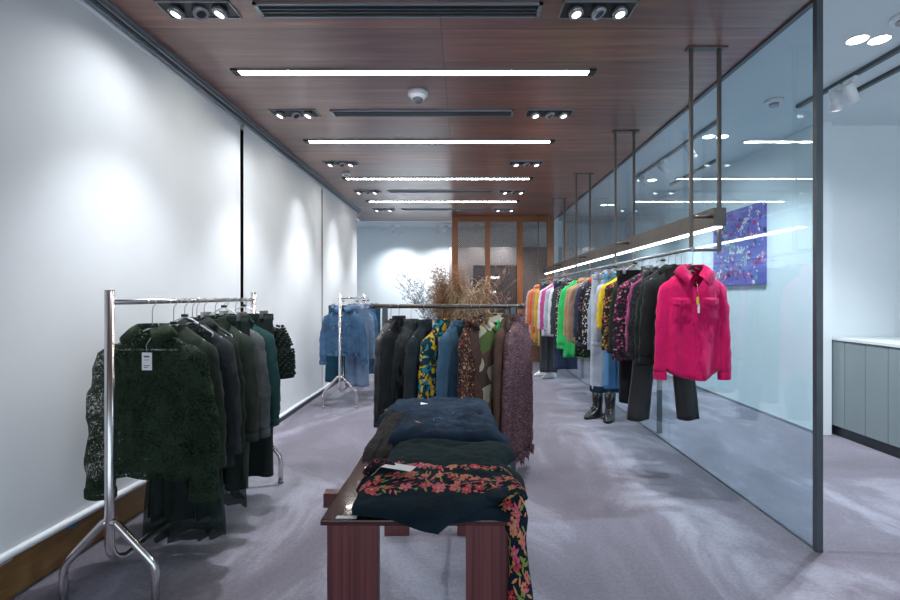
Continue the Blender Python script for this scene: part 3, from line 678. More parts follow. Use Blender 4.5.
def denim(name, c, fade=1.6):
    m, nt, b = newmat(name); mp = coords(nt); n = noise_n(nt, mp, 6, 6, .65); r = ramp(nt, [(.35, c), (.7, tuple(min(1, x * fade) for x in c))]); L(nt, n, 'Fac', r, 'Fac'); L(nt, r, 'Color', b, 'Base Color')
    b.inputs['Roughness'].default_value = .9; b.inputs['Specular IOR Level'].default_value = .15
    n2 = noise_n(nt, coords(nt, (1, 1, .4), rot=(0, .6, 0)), 420, 2); n3 = noise_n(nt, mp, 25, 3); mx = nt.nodes.new('ShaderNodeMix'); mx.data_type = 'FLOAT'; mx.inputs[0].default_value = .7; L(nt, n2, 'Fac', mx, 2); L(nt, n3, 'Fac', mx, 3); bump(nt, mx, 0, b, .4, .02); return m
fb['denim'] = denim('mid_blue_denim', (.04, .085, .155), 2.2); fb['denim_l'] = denim('light_blue_denim', (.13, .19, .29), 1.6); fb['denim_d'] = denim('dark_indigo_denim', (.013, .024, .042), 2.0); fb['denim_t'] = denim('dark_teal_denim', (.015, .06, .10), 1.5); fb['denim_b'] = denim('bright_blue_denim', (.09, .25, .48), 1.3)
fb['floral_pk'] = pattern('pink_black_floral', (.02, .018, .025), [(.45, .05, .15), (.5, .3, .35), (.03, .03, .04), (.25, .03, .10), (.04, .03, .05)], 42, .42)
fb['leopard'] = pattern('leopard_print', (.03, .02, .015), [(.45, .25, .10), (.36, .20, .08), (.5, .33, .18)], 52, .36)
fb['leopard_w'] = pattern('pale_animal_print', (.02, .02, .025), [(.6, .58, .55), (.5, .5, .5), (.03, .03, .03)], 46, .4)
fb['autumn'] = pattern('autumn_floral', (.03, .02, .02), [(.5, .18, .05), (.35, .05, .08), (.55, .38, .12), (.05, .05, .03), (.2, .25, .08)], 40, .42)
fb['tealyellow'] = pattern('teal_yellow_print', (.008, .04, .055), [(.80, .48, .02), (.01, .24, .32), (.62, .34, .015), (.015, .03, .04), (.01, .28, .36)], 27, .55, dist=.05)
fb['brown_print'] = pattern('brown_floral_print', (.035, .02, .018), [(.30, .14, .08), (.42, .25, .15), (.25, .05, .04), (.05, .03, .02)], 60, .42)
fb['darkfloral'] = pattern('dark_floral_print', (.012, .014, .02), [(.03, .05, .09), (.35, .05, .05), (.02, .02, .03), (.25, .25, .3)], 30, .35)
fb['plumlace'] = pattern('plum_ruffle', (.07, .035, .045), [(.16, .09, .105), (.22, .14, .15), (.09, .05, .06), (.13, .07, .08)], 70, .5, stretch=(1, 1, 2.5))
fb['speckle'] = pattern('black_grey_tweed', (.014, .015, .018), [(.08, .08, .09), (.03, .03, .035), (.02, .02, .02)], 120, .4)
fb['greenspot'] = pattern('green_leopard_print', (.015, .03, .02), [(.03, .10, .04), (.35, .28, .2), (.02, .03, .02)], 38, .38)

# --- right hand hanging rail
GR = 'clothes on the hanging rail'
def place(xl, hem_y, Xl=1.27):
    Y = F * Xl / (xl - VX); s = F / Y; h = H - (hem_y - VY) / s; return Y, RZ - .1 - h
def R_shirt(xl, hem, label, mat, name='blouse', cat=None, dx=0, rot=0, **k):
    Y, Lg = place(xl, hem); Lg -= .02; kw = dict(Lg=Lg, w=.205, SL=min(.6, Lg * .82), seed=xl * .37)
    kw.update(k); return garment('shirt', (RAILX + dx, Y, RZ), R(rot), name, label, cat or name.replace('_', ' '), mat, GR, **kw)
t = R_shirt(655, 377, 'bright pink shirt with chest pockets at the near end of the rail', fb['pink'], 'shirt', dx=.02, w=.185, SL=.60, z0=-.135, pockets=True, buttons=M['ink'], trim=fb['pink_d'], vdepth=.13, hemc=.075, T=.06, flare=.02, r0=.062, r1=.040, out=.035, lining=M['ink'], bmat=fb['pink_d'], hang='black', amp=.010, kf=2)
B = Body(.185, .7, .06, .02, .010, 1, 0, -.1, .13, 1, 2)
tg = MB().box(-.008, .006, -.085, -.083, -.42, -.36).build('price_tag', M['paper'], t, label='small white price tag'); MB().box(-.016, .0, -.088, -.085, -.365, -.315).build('stub', plain('yellow_tag', (.75, .55, .05), .5), tg)
MB().tube([(-.008, -.087, -.32), (-.004, -.08, -.25), (0, -.05, -.22)], .0012, 5).build('string', M['hookmetal'], tg)
trousers((1.40, 3.42, RZ), R(4), 'black trousers hanging with spread legs right behind the bright pink shirt', fb['black'], GR, Lg=1.07, w=.19, hemw=.085, splay=.075, seed=3) if False else None
def trs(xl, xr, hem, Y, label, mat, **k):
    s = F / Y; cx = ((xl + xr) / 2 - VX) / s; h = H - (hem - VY) / s
    return trousers((cx, Y, RZ), R(k.pop('rot', 2)), label, mat, GR, Lg=RZ - .11 - h, **k)
trs(634, 692, 419, 3.66, 'black trousers with spread legs hanging right behind the bright pink shirt', fb['leather'], w=.155, hemw=.084, splay=.075, seed=3)
R_shirt(648, 362, 'black soft blazer hanging second behind the bright pink shirt', fb['black'], 'blazer', dx=0, collar='lapel', vdepth=.2, w=.21)
R_shirt(643, 364, 'matte black shirt between the black blazer and the speckled black jacket', fb['blackgreen'], 'shirt')
R_shirt(637, 358, 'speckled black and grey tweed jacket beside the black trousers', fb['speckle'], 'jacket', collar='crew', w=.215, T=.08)
trs(625, 645, 402, 3.98, 'narrow black trousers behind the speckled tweed jacket', fb['black'], w=.15, hemw=.06, splay=0, seed=8)
R_shirt(627, 350, 'deep magenta blouse peeking out behind the speckled tweed jacket', fabric((.28, .03, .15)), 'blouse', w=.16, collar='crew', placket=False)
R_shirt(621, 360, 'black blouse with small pink flower print', fb['floral_pk'], 'blouse', w=.215, collar='stand', T=.08)
R_shirt(615, 352, 'dark bottle green jacket beside the pink flower print blouse', fb['dkgreen'], 'jacket', collar='lapel', vdepth=.2)
R_shirt(608.5, 349, 'brown and orange autumn flower blouse beside the yellow blouse', fb['autumn'], 'blouse', w=.21)
trs(608, 622, 388, 4.5, 'bright blue jeans showing low under the autumn flower blouse', fb['denim_b'], w=.10, hemw=.055, splay=0, seed=5)
R_shirt(603, 329, 'bright yellow blouse on the hanging rail', fb['yellow'], 'blouse', w=.205, collar='crew', placket=False, cuff=False)
R_shirt(598, 345, 'pale lavender shirt beside the yellow blouse', fb['palegrey'], 'shirt', w=.2)
trs(593, 625, 391, 4.72, 'wide pale blue trousers with dark turn-ups above the black boots', fb['palegrey'], w=.17, hemw=.105, splay=.0, seed=2, cuffm=fb['denim_d'])
R_shirt(591.5, 350, 'light blue-grey long shirt just left of the yellow blouse', fb['bluegrey'], 'shirt', w=.19)
R_shirt(587, 345, 'black and cream spotted blouse beside the light blue-grey shirt', fb['leopard_w'], 'blouse', w=.2)
R_shirt(583, 347, 'dark navy flower print jacket with red in it', fb['darkfloral'], 'jacket', w=.21, trim=fb['navy'])
R_shirt(578, 340, 'navy jacket with orange-red collar between tan and flower print ones', fb['navy'], 'jacket', w=.2, trim=fb['red'], collar='shirt', cuff=False)
R_shirt(571, 343, 'tan long sleeved jacket beside the bright green top', fb['tan'], 'jacket', w=.2, collar='lapel', vdepth=.2)
dress((1.5, 5.6, RZ), 0, 'dark green skirt with pale leopard spots under the tan jacket', fb['greenspot'], GR, Lg=.62, w=.19, flare=.12, z0=-.4, straps=False, cat='skirt', name='skirt', seed=3)
R_shirt(568, 335, 'brown camel shirt just behind the tan jacket', fb['camel'], 'shirt', w=.2)
R_shirt(561, 357, 'bright green long top on the hanging rail', fb['green'], 'blouse', w=.19, collar='crew', placket=False, SL=.75, r1=.06)
R_shirt(558.5, 345, 'black blouse with pale animal spots behind the bright green top', fb['leopard_w'], 'blouse', w=.19)
trs(556, 575, 369, 6.9, 'dark navy trousers hanging low beside the bright green top', fb['navy'], w=.17, hemw=.09, splay=0, seed=4)
R_shirt(554, 337, 'charcoal blouse between the green top and the grey-white shirt', fb['charcoal'], 'blouse', w=.2)
R_shirt(550.5, 334, 'grey-white shirt beside the magenta jacket', fb['white'], 'shirt', w=.19)
R_shirt(547, 330, 'pale grey blouse between the grey-white shirt and the magenta jacket', fb['palegrey'], 'blouse', w=.2)
R_shirt(543, 331, 'magenta pink jacket near the far end of the hanging rail', fb['magenta'], 'jacket', w=.2, collar='stand')
R_shirt(540.5, 336, 'white blouse left of the magenta jacket', fb['white'], 'blouse', w=.2, collar='crew')
trs(541, 556, 372, 8.12, 'long grey trousers above the white shoes', fb['charcoal'], w=.15, hemw=.08, splay=0, seed=6)
R_shirt(537, 346, 'mustard yellow blouse near the far end of the rail', fb['mustard'], 'blouse', w=.2)
R_shirt(534.5, 340, 'brown camel coat near the far end of the rail', fb['camel'], 'coat', w=.2)
R_shirt(532, 332, 'orange-red blouse near the far end of the rail', fb['red'], 'blouse', w=.2, placket=False)
dress((1.52, 8.95, RZ), 0, 'long yellow skirt under the camel coat at the far end', fb['mustard'], GR, Lg=.75, w=.2, flare=.15, z0=-.42, straps=False, cat='skirt', name='skirt', seed=5)
R_shirt(529.5, 340, 'orange blouse second from the far end', fb['orange'], 'blouse', w=.2)
R_shirt(528, 334, 'pale pink blouse at the far end of the rail', fb['palepink'], 'blouse', w=.2)

# --- chrome racks
def chrome_rack(loc, label, Ln=1.46):
    t = thing('clothes_rack', label, 'clothes rack', loc, 0, 'chrome clothes racks by the blinds')
    r = .019
    low = [(0, 0, 1.425), (0, 0, .30)] + [(0, .11 - .11 * math.cos(R(a)), .30 - .11 * math.sin(R(a))) for a in (15, 30, 45, 60, 75, 90)]
    low += [(0, Ln - p[1], p[2]) for p in reversed(low)]
    MB().tube(low, r, 14).build('frame', M['chrome'], t)
    for y in (0, Ln): MB().disc((0, y, 1.4245), (0, 0, 1), r * 1.05, 16, h=.003).build('cap', M['chrome'], t)
    MB().tube([(0, 0, 1.372), (0, Ln, 1.372)], .0125, 12).build('rail', M['chrome'], t)
    for y in (0, Ln):
        for s in (-1, 1):
            p = [(0, y, .40), (s * .03, y, .385), (s * .17, y, .235), (s * .195, y, .205), (s * .205, y, .17), (s * .205, y, .006)]
            lg = MB().tube(p, r * .9, 12).build('leg', M['chrome'], t); MB().tube([(s * .205, y, 0), (s * .205, y, .02)], r * 1.05, 12).build('foot', M['alu'], lg)
    return t
chrome_rack((-1.58, 2.14, 0), 'near chrome clothes rack holding dark green and black clothes')
chrome_rack((-1.55, 6.0, 0), 'far chrome clothes rack holding denim by the back corner')
# dark clothes on the near rack
GL = 'dark clothes on the near chrome rack'; LR = -1.58; LZ = 1.372
def Lg_(name, y, label, mat, cat=None, dx=0, rot=0, **k):
    kw = dict(seed=y * 3.1, w=.2, z0=-.135); kw.update(k)
    return garment('s', (LR + dx, y, LZ), R(rot), name, label, cat or name, mat, GL, **kw)
Lg_('blouse', 2.38, 'dark green see-through lace blouse at the front of the near rack', fb['lace'], Lg=.72, w=.215, SL=.70, z0=-.145, dx=.035, T=.045, flare=.06, trim=fb['lace2'], vdepth=.05, tagpos=(.02, .10, (.05, .085)), out=.06, r1=.07, r0=.09, amp=.008, rot=-3, placket=False)
Lg_('blouse', 2.53, 'dark knitted blouse right behind the lace blouse', fb['dkgreen2'], Lg=.68, w=.2, SL=.60, dx=.05, collar='crew', T=.06, placket=False, rot=-5)
dress((LR + .05, 2.63, LZ), R(4), 'long dark dress with see-through hem, lowest on the near rack', fb['blackgreen'], GL, Lg=1.01, w=.14, flare=.40, T=.05, seed=2, sheer=fb['sheerk'], amp=.02, kf=5)
Lg_('blouse', 2.74, 'charcoal sheer blouse in the middle of the near rack', fabric((.04, .045, .05), alpha=.15), Lg=.74, w=.2, SL=.60, dx=.03, T=.06, collar='crew', placket=False, rot=-4)
Lg_('shirt', 2.84, 'black-green shirt behind the charcoal sheer blouse', fb['blackgreen'], Lg=.84, w=.2, SL=.6)
Lg_('top', 2.92, 'slanted dark draped top with see-through edges', fb['sheerk'], Lg=.96, w=.19, SL=.4, sleeves=None, collar='crew', placket=False, flare=.35, skew=.12, amp=.025, T=.06, kf=4)
Lg_('blazer', 3.05, 'dark olive blazer on the near rack', fb['dkgreen2'], Lg=.76, w=.205, SL=.62, collar='lapel', vdepth=.2, T=.08, rot=-6, tagpos=(-.06, .06, (.03, .045)))
trousers((LR + .03, 3.10, LZ), R(-4), 'dark green trousers with a tag, hanging low on the near rack', fb['dkgreen'], GL, Lg=1.10, w=.17, hemw=.075, splay=0, seed=3, tagpos=(.12, .62))
Lg_('jumper', 3.20, 'charcoal grey knitted jumper on the near rack', fb['greyknit'], Lg=.74, w=.215, SL=.64, collar='crew', placket=False, T=.075, rot=-5)
Lg_('shirt', 3.32, 'dark teal shirt behind the grey knitted jumper', fb['teal'], Lg=.80, w=.225, SL=.6, T=.07)
trousers((LR + .03, 3.38, LZ), R(0), 'wide black trousers farthest back and lowest on the near rack', fb['blackgreen'], GL, Lg=1.12, w=.2, hemw=.11, splay=0, seed=5)
t = Lg_('top', 3.47, 'black top with bobbly textured sleeves at the back of the near rack', fb['blackgreen'], Lg=.60, w=.235, SL=.34, collar='crew', placket=False, cuff=False, out=.07, r0=.07, r1=.055)
bb = MB(); rn = random.Random(3)
Bq = Body(.235, .6)
_, pth, _r = sleeve_mesh(Bq, 1, .34, .07, .055, .07, 0, 3)
for i in range(17):
    k = i / 16; p = pth[int(k * 18)]
    for j in range(9):
        a = 2 * PI * j / 9 + i * .35; rr = .072 - .015 * k; c = p + Vector((rr * math.cos(a), rr * .62 * math.sin(a), 0)); bb.tube([c + Vector((0, 0, -.009)), c + Vector((0, 0, -.004)), c + Vector((0, 0, .004)), c + Vector((0, 0, .009))], .01, 6, rs=[.004, .010, .010, .004])
bb.build('bobbles', fb['blackgreen'], t)

# denim rack
GD = 'denim on the far chrome rack'; DR = -1.55
def Dg(name, y, label, mat, dx=0, rot=0, **k):
    kw = dict(seed=y * 3.1, w=.21); kw.update(k); return garment('s', (DR + dx, y, LZ), R(rot), name, label, name, mat, GD, **kw)
Dg('jacket', 6.08, 'mid blue denim jacket at the front of the far rack', fb['denim'], Lg=.56, w=.20, dx=.02, z0=-.13, SL=.58, pockets=True, buttons=M['hookmetal'], rib=fb['denim'], T=.07, trim=fb['denim'], tagpos=(-.02, .16, (.035, .07)), bmat=M['hookmetal'], out=.06)
trousers((DR + .16, 6.24, LZ), R(-8), 'light blue jeans hanging behind the denim jacket', fb['denim_l'], GD, Lg=1.03, w=.15, hemw=.085, splay=.0, seed=2)
trousers((DR - .06, 6.40, LZ), R(0), 'dark teal wide jeans behind the light blue jeans', fb['denim_t'], GD, Lg=1.0, w=.19, hemw=.12, splay=.02, seed=3)
Dg('jacket', 6.55, 'pale blue denim jacket in the middle of the far rack', fb['denim_l'], Lg=.56, SL=.58, dx=.05)
Dg('shirt', 6.75, 'washed blue denim shirt on the far rack', fb['denim'], Lg=.66, SL=.55, dx=.06)
trousers((DR + .10, 6.92, LZ), R(0), 'mid blue jeans near the back of the far rack', fb['denim'], GD, Lg=.98, w=.17, hemw=.10, splay=.0, seed=4)
trousers((DR + .12, 7.15, LZ), R(0), 'dark teal jeans at the back of the far rack', fb['denim_t'], GD, Lg=.95, w=.18, hemw=.10, splay=.0, seed=7)

# --- centre rack
CY = 3.75; CB = 1.32
t = thing('clothes_rack', 'black straight bar clothes rack standing behind the table', 'clothes rack', (0, CY, 0))
MB().tube([(-.70, 0, CB), (.445, 0, CB)], .017, 14).build('bar', M['bronze'], t)
for X in (-.617, .383):
    MB().box(X - .019, X + .019, -.019, .019, .0, CB - .005).build('post', M['steelgrey'], t)
    MB().box(X - .02, X + .02, -.2, .2, 0, .012).build('foot', M['steelgrey'], t)
for X in (-.715, .46): MB().disc((X - .016 if X < 0 else X - .016, 0, CB), (1, 0, 0), .021, 14, h=.03).build('end_cap', M['bronze'], t)
GC = 'clothes on the black centre rack'
def Cg(name, px, label, mat, hemy, rot, fn=garment, **k):
    s = F / CY; X = (px - VX) / s; h = H - (hemy - VY) / s; kw = dict(seed=px * .31, w=.2, z0=-.105 - .02 * math.sin(px), Lg=CB - .1 - h, SL=.55); kw.update(k)
    return garment('s', (X, CY, CB), R(rot), name, label, name, mat, GC, **kw)
Cg('jacket', 391, 'black leather jacket at the left end of the centre rack', fb['leather'], 412, 76, z0=-.125, w=.20, T=.062, amp=.02, collar='crew', placket=False, SL=.62)
Cg('blazer', 399, 'black blazer second from the left on the centre rack', fb['black'], 408, 72, w=.2, T=.055, amp=.02, collar='lapel', vdepth=.2, tagpos=(.1, .1, (.03, .05)))
Cg('jacket', 411, 'dark grey quilted jacket with high collar on the centre rack', fabric((.045, .052, .052), 60, .8, .2, .2, .9), 405, 46, w=.175, z0=-.15, T=.085, collar='stand', sleeves='long', SL=.5)
Cg('jacket', 425, 'black jacket between the quilted one and the yellow printed shirt', fabric((.018, .028, .034)), 406, 62, w=.19, z0=-.155, T=.055, amp=.02, collar='stand')
Cg('shirt', 442, 'teal shirt with bold yellow print on the centre rack', fb['tealyellow'], 408, 50, z0=-.15, w=.175, T=.055, amp=.02, collar='stand', SL=.56, tagpos=(.12, .08, (.03, .04)))
Cg('shirt', 459, 'plain steel blue shirt beside the yellow printed shirt', fabric((.045, .115, .19)), 404, 52, z0=-.125, w=.18, T=.055, amp=.02, collar='crew', placket=False, SL=.62)
Cg('blouse', 472, 'brown flower speckled blouse right of the steel blue shirt', fb['brown_print'], 420, 70, w=.19, T=.055, amp=.02, fwd=0)
Cg('dress', 481, 'dark olive patterned dress on the centre rack', fb['brown'], 430, 55, w=.17, T=.05, sleeves=None, vdepth=.1, trim=fb['brown_print'], placket=False, collar='crew')
Cg('blouse', 495, 'green and cream patchwork blouse on the centre rack', pattern('cream_green_patch', (.09, .06, .045), [(.10, .06, .05), (.50, .47, .36), (.12, .07, .06), (.45, .42, .33), (.08, .05, .045), (.20, .15, .06), (.50, .46, .36), (.10, .16, .05)], 8, .75), 425, 32, w=.17, T=.06, sleeves=None, vdepth=.12, placket=False, collar='lapel')
Cg('jacket', 508, 'long brown jacket draped near the right end of the centre rack', fb['brown'], 447, 62, w=.16, T=.055, amp=.02, SL=.75, collar='lapel', vdepth=.25, flare=.15, skew=.05)
Cg('dress', 518, 'plum ruffled fringed dress at the right end of the centre rack', fb['plumlace'], 448, 62, w=.19, T=.062, SL=.9, collar='stand', placket=False, cuff=False, amp=.022, kf=5, fringe=True, r1=.06)
Cg('top', 506, 'emerald and white top behind the brown jacket', fb['green'], 372, 38, w=.12, T=.04, sleeves=None, collar='crew', placket=False, trim=fb['white'])

# ------------------------------------------------------------------ table
TH = .75; TX0, TX1, TY0, TY1 = -.417, .155, 1.39, 2.87
t = thing('display_table', 'long dark lacquered table with thick mahogany plank legs', 'table', ((TX0 + TX1) / 2, (TY0 + TY1) / 2, 0))
cx, cy = (TX0 + TX1) / 2, (TY0 + TY1) / 2
bevel(MB().box(TX0 - cx, TX1 - cx, TY0 - cy, TY1 - cy, TH - .016, TH).build('table_top', M['wood_top'], t), .003)
MB().box(TX0 - cx + .03, TX1 - cx - .03, TY0 - cy + .03, TY1 - cy - .03, TH - .03, TH - .016).build('apron', M['wood_top'], t)
for xa, xb, ya, yb in ((-.40, -.25, 1.40, 1.43), (.005, .148, 1.40, 1.43), (-.465, -.32, 2.80, 2.84), (-.04, .11, 2.80, 2.84)):
    bevel(MB().box(xa - cx, xb - cx, ya - cy, yb - cy, 0, TH - .017).build('leg', M['wood_leg'], t), .002)
MB().box(-.475 - cx, -.32 - cx, 1.62 - cy, 1.66 - cy, TH - .065, TH - .017).build('bracket', M['wood_leg'], t)

def bendpt(p, xe, ye, base):
    """let cloth that reaches past the right or front edge of the table fall over it"""
    x, y, z = p; r = .022
    def fall(s, z):
        if s <= 0: return s, z, 0
        a = min(s / r, PI / 2 * .97)
        hx = r * math.sin(a); hz = -r * (1 - math.cos(a)); rest = s - r * a
        if rest > 0: hx += rest * math.cos(a); hz -= rest * math.sin(a)
        return hx, hz, a
    t_ = z - base
    s = x - xe
    if s > 0:
        hx, hz, a = fall(s, z); x = xe + hx + t_ * math.sin(a); z = base + hz + t_ * math.cos(a)
    s = ye - y
    if s > 0:
        t2 = z - base if z > base else 0
        hx, hz, a = fall(s, z); y = ye - hx - max(0, t2) * math.sin(a); z = z + hz - max(0, t2) * (1 - math.cos(a))
    return Vector((x, y, z))
class Fold:
    def __init__(s, corners, base, th, seed, wr=.006, rnd=.16, bow=.012): s.c = [Vector(c) for c in corners]; s.base = base; s.th = th; s.seed = seed; s.wr = wr; s.rnd = rnd; s.bow = bow; s.xe = TX1 + .004
    def xy(s, u, v):
        a, b, c, d = s.c; p = (a * (1 - u) + b * u) * (1 - v) + (d * (1 - u) + c * u) * v
        p = p + Vector((s.bow * nz(u * 3 + s.seed, v * 3, 0) * 2, s.bow * nz(u * 3, v * 3 + s.seed, 4) * 2)); return p
    def prof(s, u, v):
        e = min(min(u, 1 - u) * 1.0, min(v, 1 - v) * 1.0); k = min(1, e / s.rnd); return math.sqrt(max(0, 1 - (1 - k) ** 2))
    def top(s, u, v, lift=0):
        p = s.xy(u, v); z = s.base + s.th * s.prof(u, v) * (1 + .15 * nz(u * 4, v * 4, s.seed)) + (s.wr * nz(p.x * 14 + s.seed, p.y * 22, 0) + s.wr * .6 * nz(p.x * 40, p.y * 50, s.seed) + s.wr * .8 * math.sin((p.y + .3 * p.x) * 60 + 5 * nz(p.x * 5, p.y * 5, s.seed)) * max(0, nz(p.x * 6, p.y * 6, s.seed + 9))) * s.prof(u, v)
        return bendpt((p.x, p.y, max(z, s.base) + lift), s.xe, TY0 - .004, TH + .001)
    def mesh(s, nu=46, nv=30):
        m = MB(); m.quad_grid([[s.top(i / nu, j / nv) for i in range(nu + 1)] for j in range(nv + 1)])
        m.quad_grid([[bendpt((*s.xy(1 - i / nu, j / nv), s.base), s.xe, TY0 - .004, TH + .001) for i in range(nu + 1)] for j in range(nv + 1)])
        return m
    def strip(s, m, pts, w, lift=.0015, mi=0):
        rows = []
        for i, (u, v) in enumerate(pts):
            a = Vector(pts[max(0, i - 1)]); b = Vector(pts[min(len(pts) - 1, i + 1)]); d = (b - a).normalized(); n = Vector((-d.y, d.x)) * w
            rows.append([s.top(u + n.x, v + n.y, lift), s.top(u, v, lift + .0008), s.top(u - n.x, v - n.y, lift)])
        m.quad_grid(rows, False, mi)
# stacked jeans at the far end, then the patched pair, the dark jumper and the embroidered shirt
def folded(name, label, cat, f, mat, seams=True, extra=None):
    t = thing(name, label, cat, (0, 0, 0)); f.mesh().build('folded_body', mat, t)
    if seams:
        m = MB(); n = 24
        f.strip(m, [(.06 + .88 * i / n, .18) for i in range(n + 1)], .006); f.strip(m, [(.06 + .88 * i / n, .205) for i in range(n + 1)], .003); f.strip(m, [(.10, .2 + .65 * i / n) for i in range(n + 1)], .005)
        m.build('seams', fb['denim_d'], t)
    return t
f1 = Fold([(-.44, 2.43), (.155, 2.43), (.145, 2.80), (-.41, 2.80)], TH + .001, .062, 1, .014)
t = folded('folded_jeans', 'dark blue folded jeans at the far end of the table', 'jeans', f1, fb['denim_d'])
m = MB(); f1.strip(m, [(.34, .40), (.40, .40)], .03, .005); m.build('patch', M['paper'], t, label='small white label')
f2 = Fold([(-.32, 1.97), (.172, 1.97), (.16, 2.33), (-.31, 2.33)], TH + .001, .095, 4, .020)
t = folded('folded_jeans', 'dark denim jeans with a brown leather patch, middle of the table', 'jeans', f2, fb['denim_d'])
m = MB(); f2.strip(m, [(.20, .36), (.235, .36), (.27, .36)], .05, .006); m.build('leather_patch', plain('tan_leather', (.42, .18, .11), .6), t, label='tan leather waist patch')
m = MB()
for k in range(2):
    f2.strip(m, [(.45 + .16 * k + .05 * math.cos(a), .45 + .3 * k + .12 * math.sin(a)) for a in [R(i * 15) for i in range(13)]], .004)
m.build('pocket_stitch', fb['denim'], t)
# black lace piece lying along the left edge
f0 = Fold([(-.40, 1.88), (-.29, 1.88), (-.30, 2.78), (-.425, 2.78)], TH + .001, .05, 12, .012, .3, .02)
t = folded('lace_top', 'crumpled black lace top along the left edge of the table', 'top', f0, pattern('black_brown_lace', (.008, .007, .008), [(.03, .022, .02), (.012, .01, .01)], 60, .3), False)
f3 = Fold([(-.36, 1.60), (.185, 1.55), (.17, 2.02), (-.27, 1.99)], TH + .001, .062, 8, .010, .2, .02)
t = folded('folded_jumper', 'dark green-black folded jumper under the flower embroidered shirt', 'jumper', f3, fabric((.012, .024, .028), 300, .9, .2, .05, .4, spec=.1), False)
f35 = Fold([(-.05, 1.38), (.175, 1.385), (.20, 1.72), (-.02, 1.72)], TH + .001, .022, 15, .006, .25, .008)
blk = fabric((.010, .021, .032), 300, .9, .25, .05, .3, spec=.1)
t = folded('dark_garment', 'black folded garment under the embroidered shirt at the table corner', 'garment', f35, blk, False)
f4 = Fold([(-.335, 1.395), (-.02, 1.325), (.235, 1.48), (-.25, 1.86)], TH + .030, .052, 21, .008, .14, .012)
class Emb(Fold): pass
# shape of the embroidered shirt: a wide quad, its right sleeve tip over the table edge
f4 = Emb([(-.325, 1.40), (.0, 1.33), (.20, 1.82), (-.24, 1.82)], TH + .012, .056, 21, .008, .12, .012); f4.xe = .30
def f4xy(u, v):      # hand-set outline, rows from front to back
    rows = [[(-.325, 1.40), (-.20, 1.375), (-.07, 1.345), (.06, 1.425), (.195, 1.50)], [(-.345, 1.50), (-.19, 1.49), (-.05, 1.48), (.08, 1.51), (.205, 1.53)], [(-.335, 1.60), (-.18, 1.62), (-.03, 1.62), (.08, 1.61), (.18, 1.58)], [(-.26, 1.73), (-.15, 1.76), (-.02, 1.73), (.07, 1.70), (.15, 1.66)]]
    def interp(lst, t):
        n = len(lst) - 1; k = min(int(t * n), n - 1); f = t * n - k; return lst[k] * (1 - f) + lst[k + 1] * f
    pr = [interp([Vector(q) for q in r], u) for r in rows]; p = interp(pr, v)
    return p + Vector((.010 * nz(u * 5, v * 4, 2), .010 * nz(u * 5, v * 4, 7)))
f4.xy = f4xy
f4.prof = lambda u, v: (.45 + .55 * min(1, v * 1.6)) * Fold.prof(f4, u, v) 
t = thing('embroidered_shirt', 'black shirt with red and green flower embroidery lying over the table front', 'shirt', (0, 0, 0))
f4.mesh(60, 40).build('body', blk, t)
# sleeve hanging down over the right edge
sp_ = [(.06, 1.50, .782), (.12, 1.485, .785), (.14, 1.44, .778), (.152, 1.40, .745), (.153, 1.38, .70), (.157, 1.375, .63), (.160, 1.37, .56), (.162, 1.37, .50), (.168, 1.37, .462)]
rings = []; SP = []
for i, p in enumerate(sp_):
    p = Vector(p); d = (Vector(sp_[min(i + 1, 8)]) - Vector(sp_[max(0, i - 1)])).normalized(); a = Vector((0, -1, 0)) * max(.15, (1 - i / 4)) + Vector((1, 0, 0)) * min(1, i / 4); a = (a - d * a.dot(d)).normalized(); b = d.cross(a)
    w = [.05, .052, .046, .036, .026, .028, .036, .038, .026][i]; SP.append((p, a, b, w))
    rings.append([p + a * w * math.cos(2*PI*j/20) * (1 + .08 * nz(j * .6, i * .8, 3)) + b * .018 * math.sin(2*PI*j/20) * (1 + .4 * nz(j, i, 5)) for j in range(20)])
m = MB(); m.loft(rings, True, True); slv = m.build('sleeve', blk, t)
# embroidery: real little petals and leaves laid on the cloth
ecols = [plain('thread_red', (.52, .035, .05), .7), plain('thread_coral', (.66, .17, .12), .7), plain('thread_pink', (.60, .10, .20), .7), plain('thread_green', (.20, .27, .055), .7), plain('thread_orange', (.62, .27, .12), .7), plain('thread_plum', (.12, .03, .07), .7)]
rn = random.Random(11)
def flower(m, fn, u, v, r, col, asp=1.0):
    n = rn.choice((5, 6, 7)); a0 = rn.random() * 6
    for k in range(n):
        a = a0 + 2 * PI * k / n; pts = []
        for (q, s_) in ((.12, 0), (.6, .32), (1.0, .16), (1.02, -.16), (.6, -.32)):
            uu = u + r * (q * math.cos(a) - s_ * math.sin(a)); vv = v + r * asp * (q * math.sin(a) + s_ * math.cos(a)); pts.append(fn(uu, vv, .0022))
        m.face(pts, col if rn.random() < .7 else rn.choice((0, 1, 2)))
    pts = [fn(u + r * .28 * math.cos(j * PI / 3), v + r * .28 * asp * math.sin(j * PI / 3), .0032) for j in range(6)]; m.face(pts, rn.choice((4, 5, 1)))
def leaf(m, fn, u, v, r, a, asp=1.0, col=3):
    pts = [fn(u + r * (q * math.cos(a) - s_ * math.sin(a)), v + r * asp * (q * math.sin(a) + s_ * math.cos(a)), .0018) for q, s_ in ((-1, 0), (-.3, .32), (.5, .25), (1.1, 0), (.5, -.22), (-.3, -.28))]; m.face(pts, col)
def ftop(u, v, l): return f4.top(min(.995, max(.005, u)), min(.995, max(.005, v)), l)
m = MB()
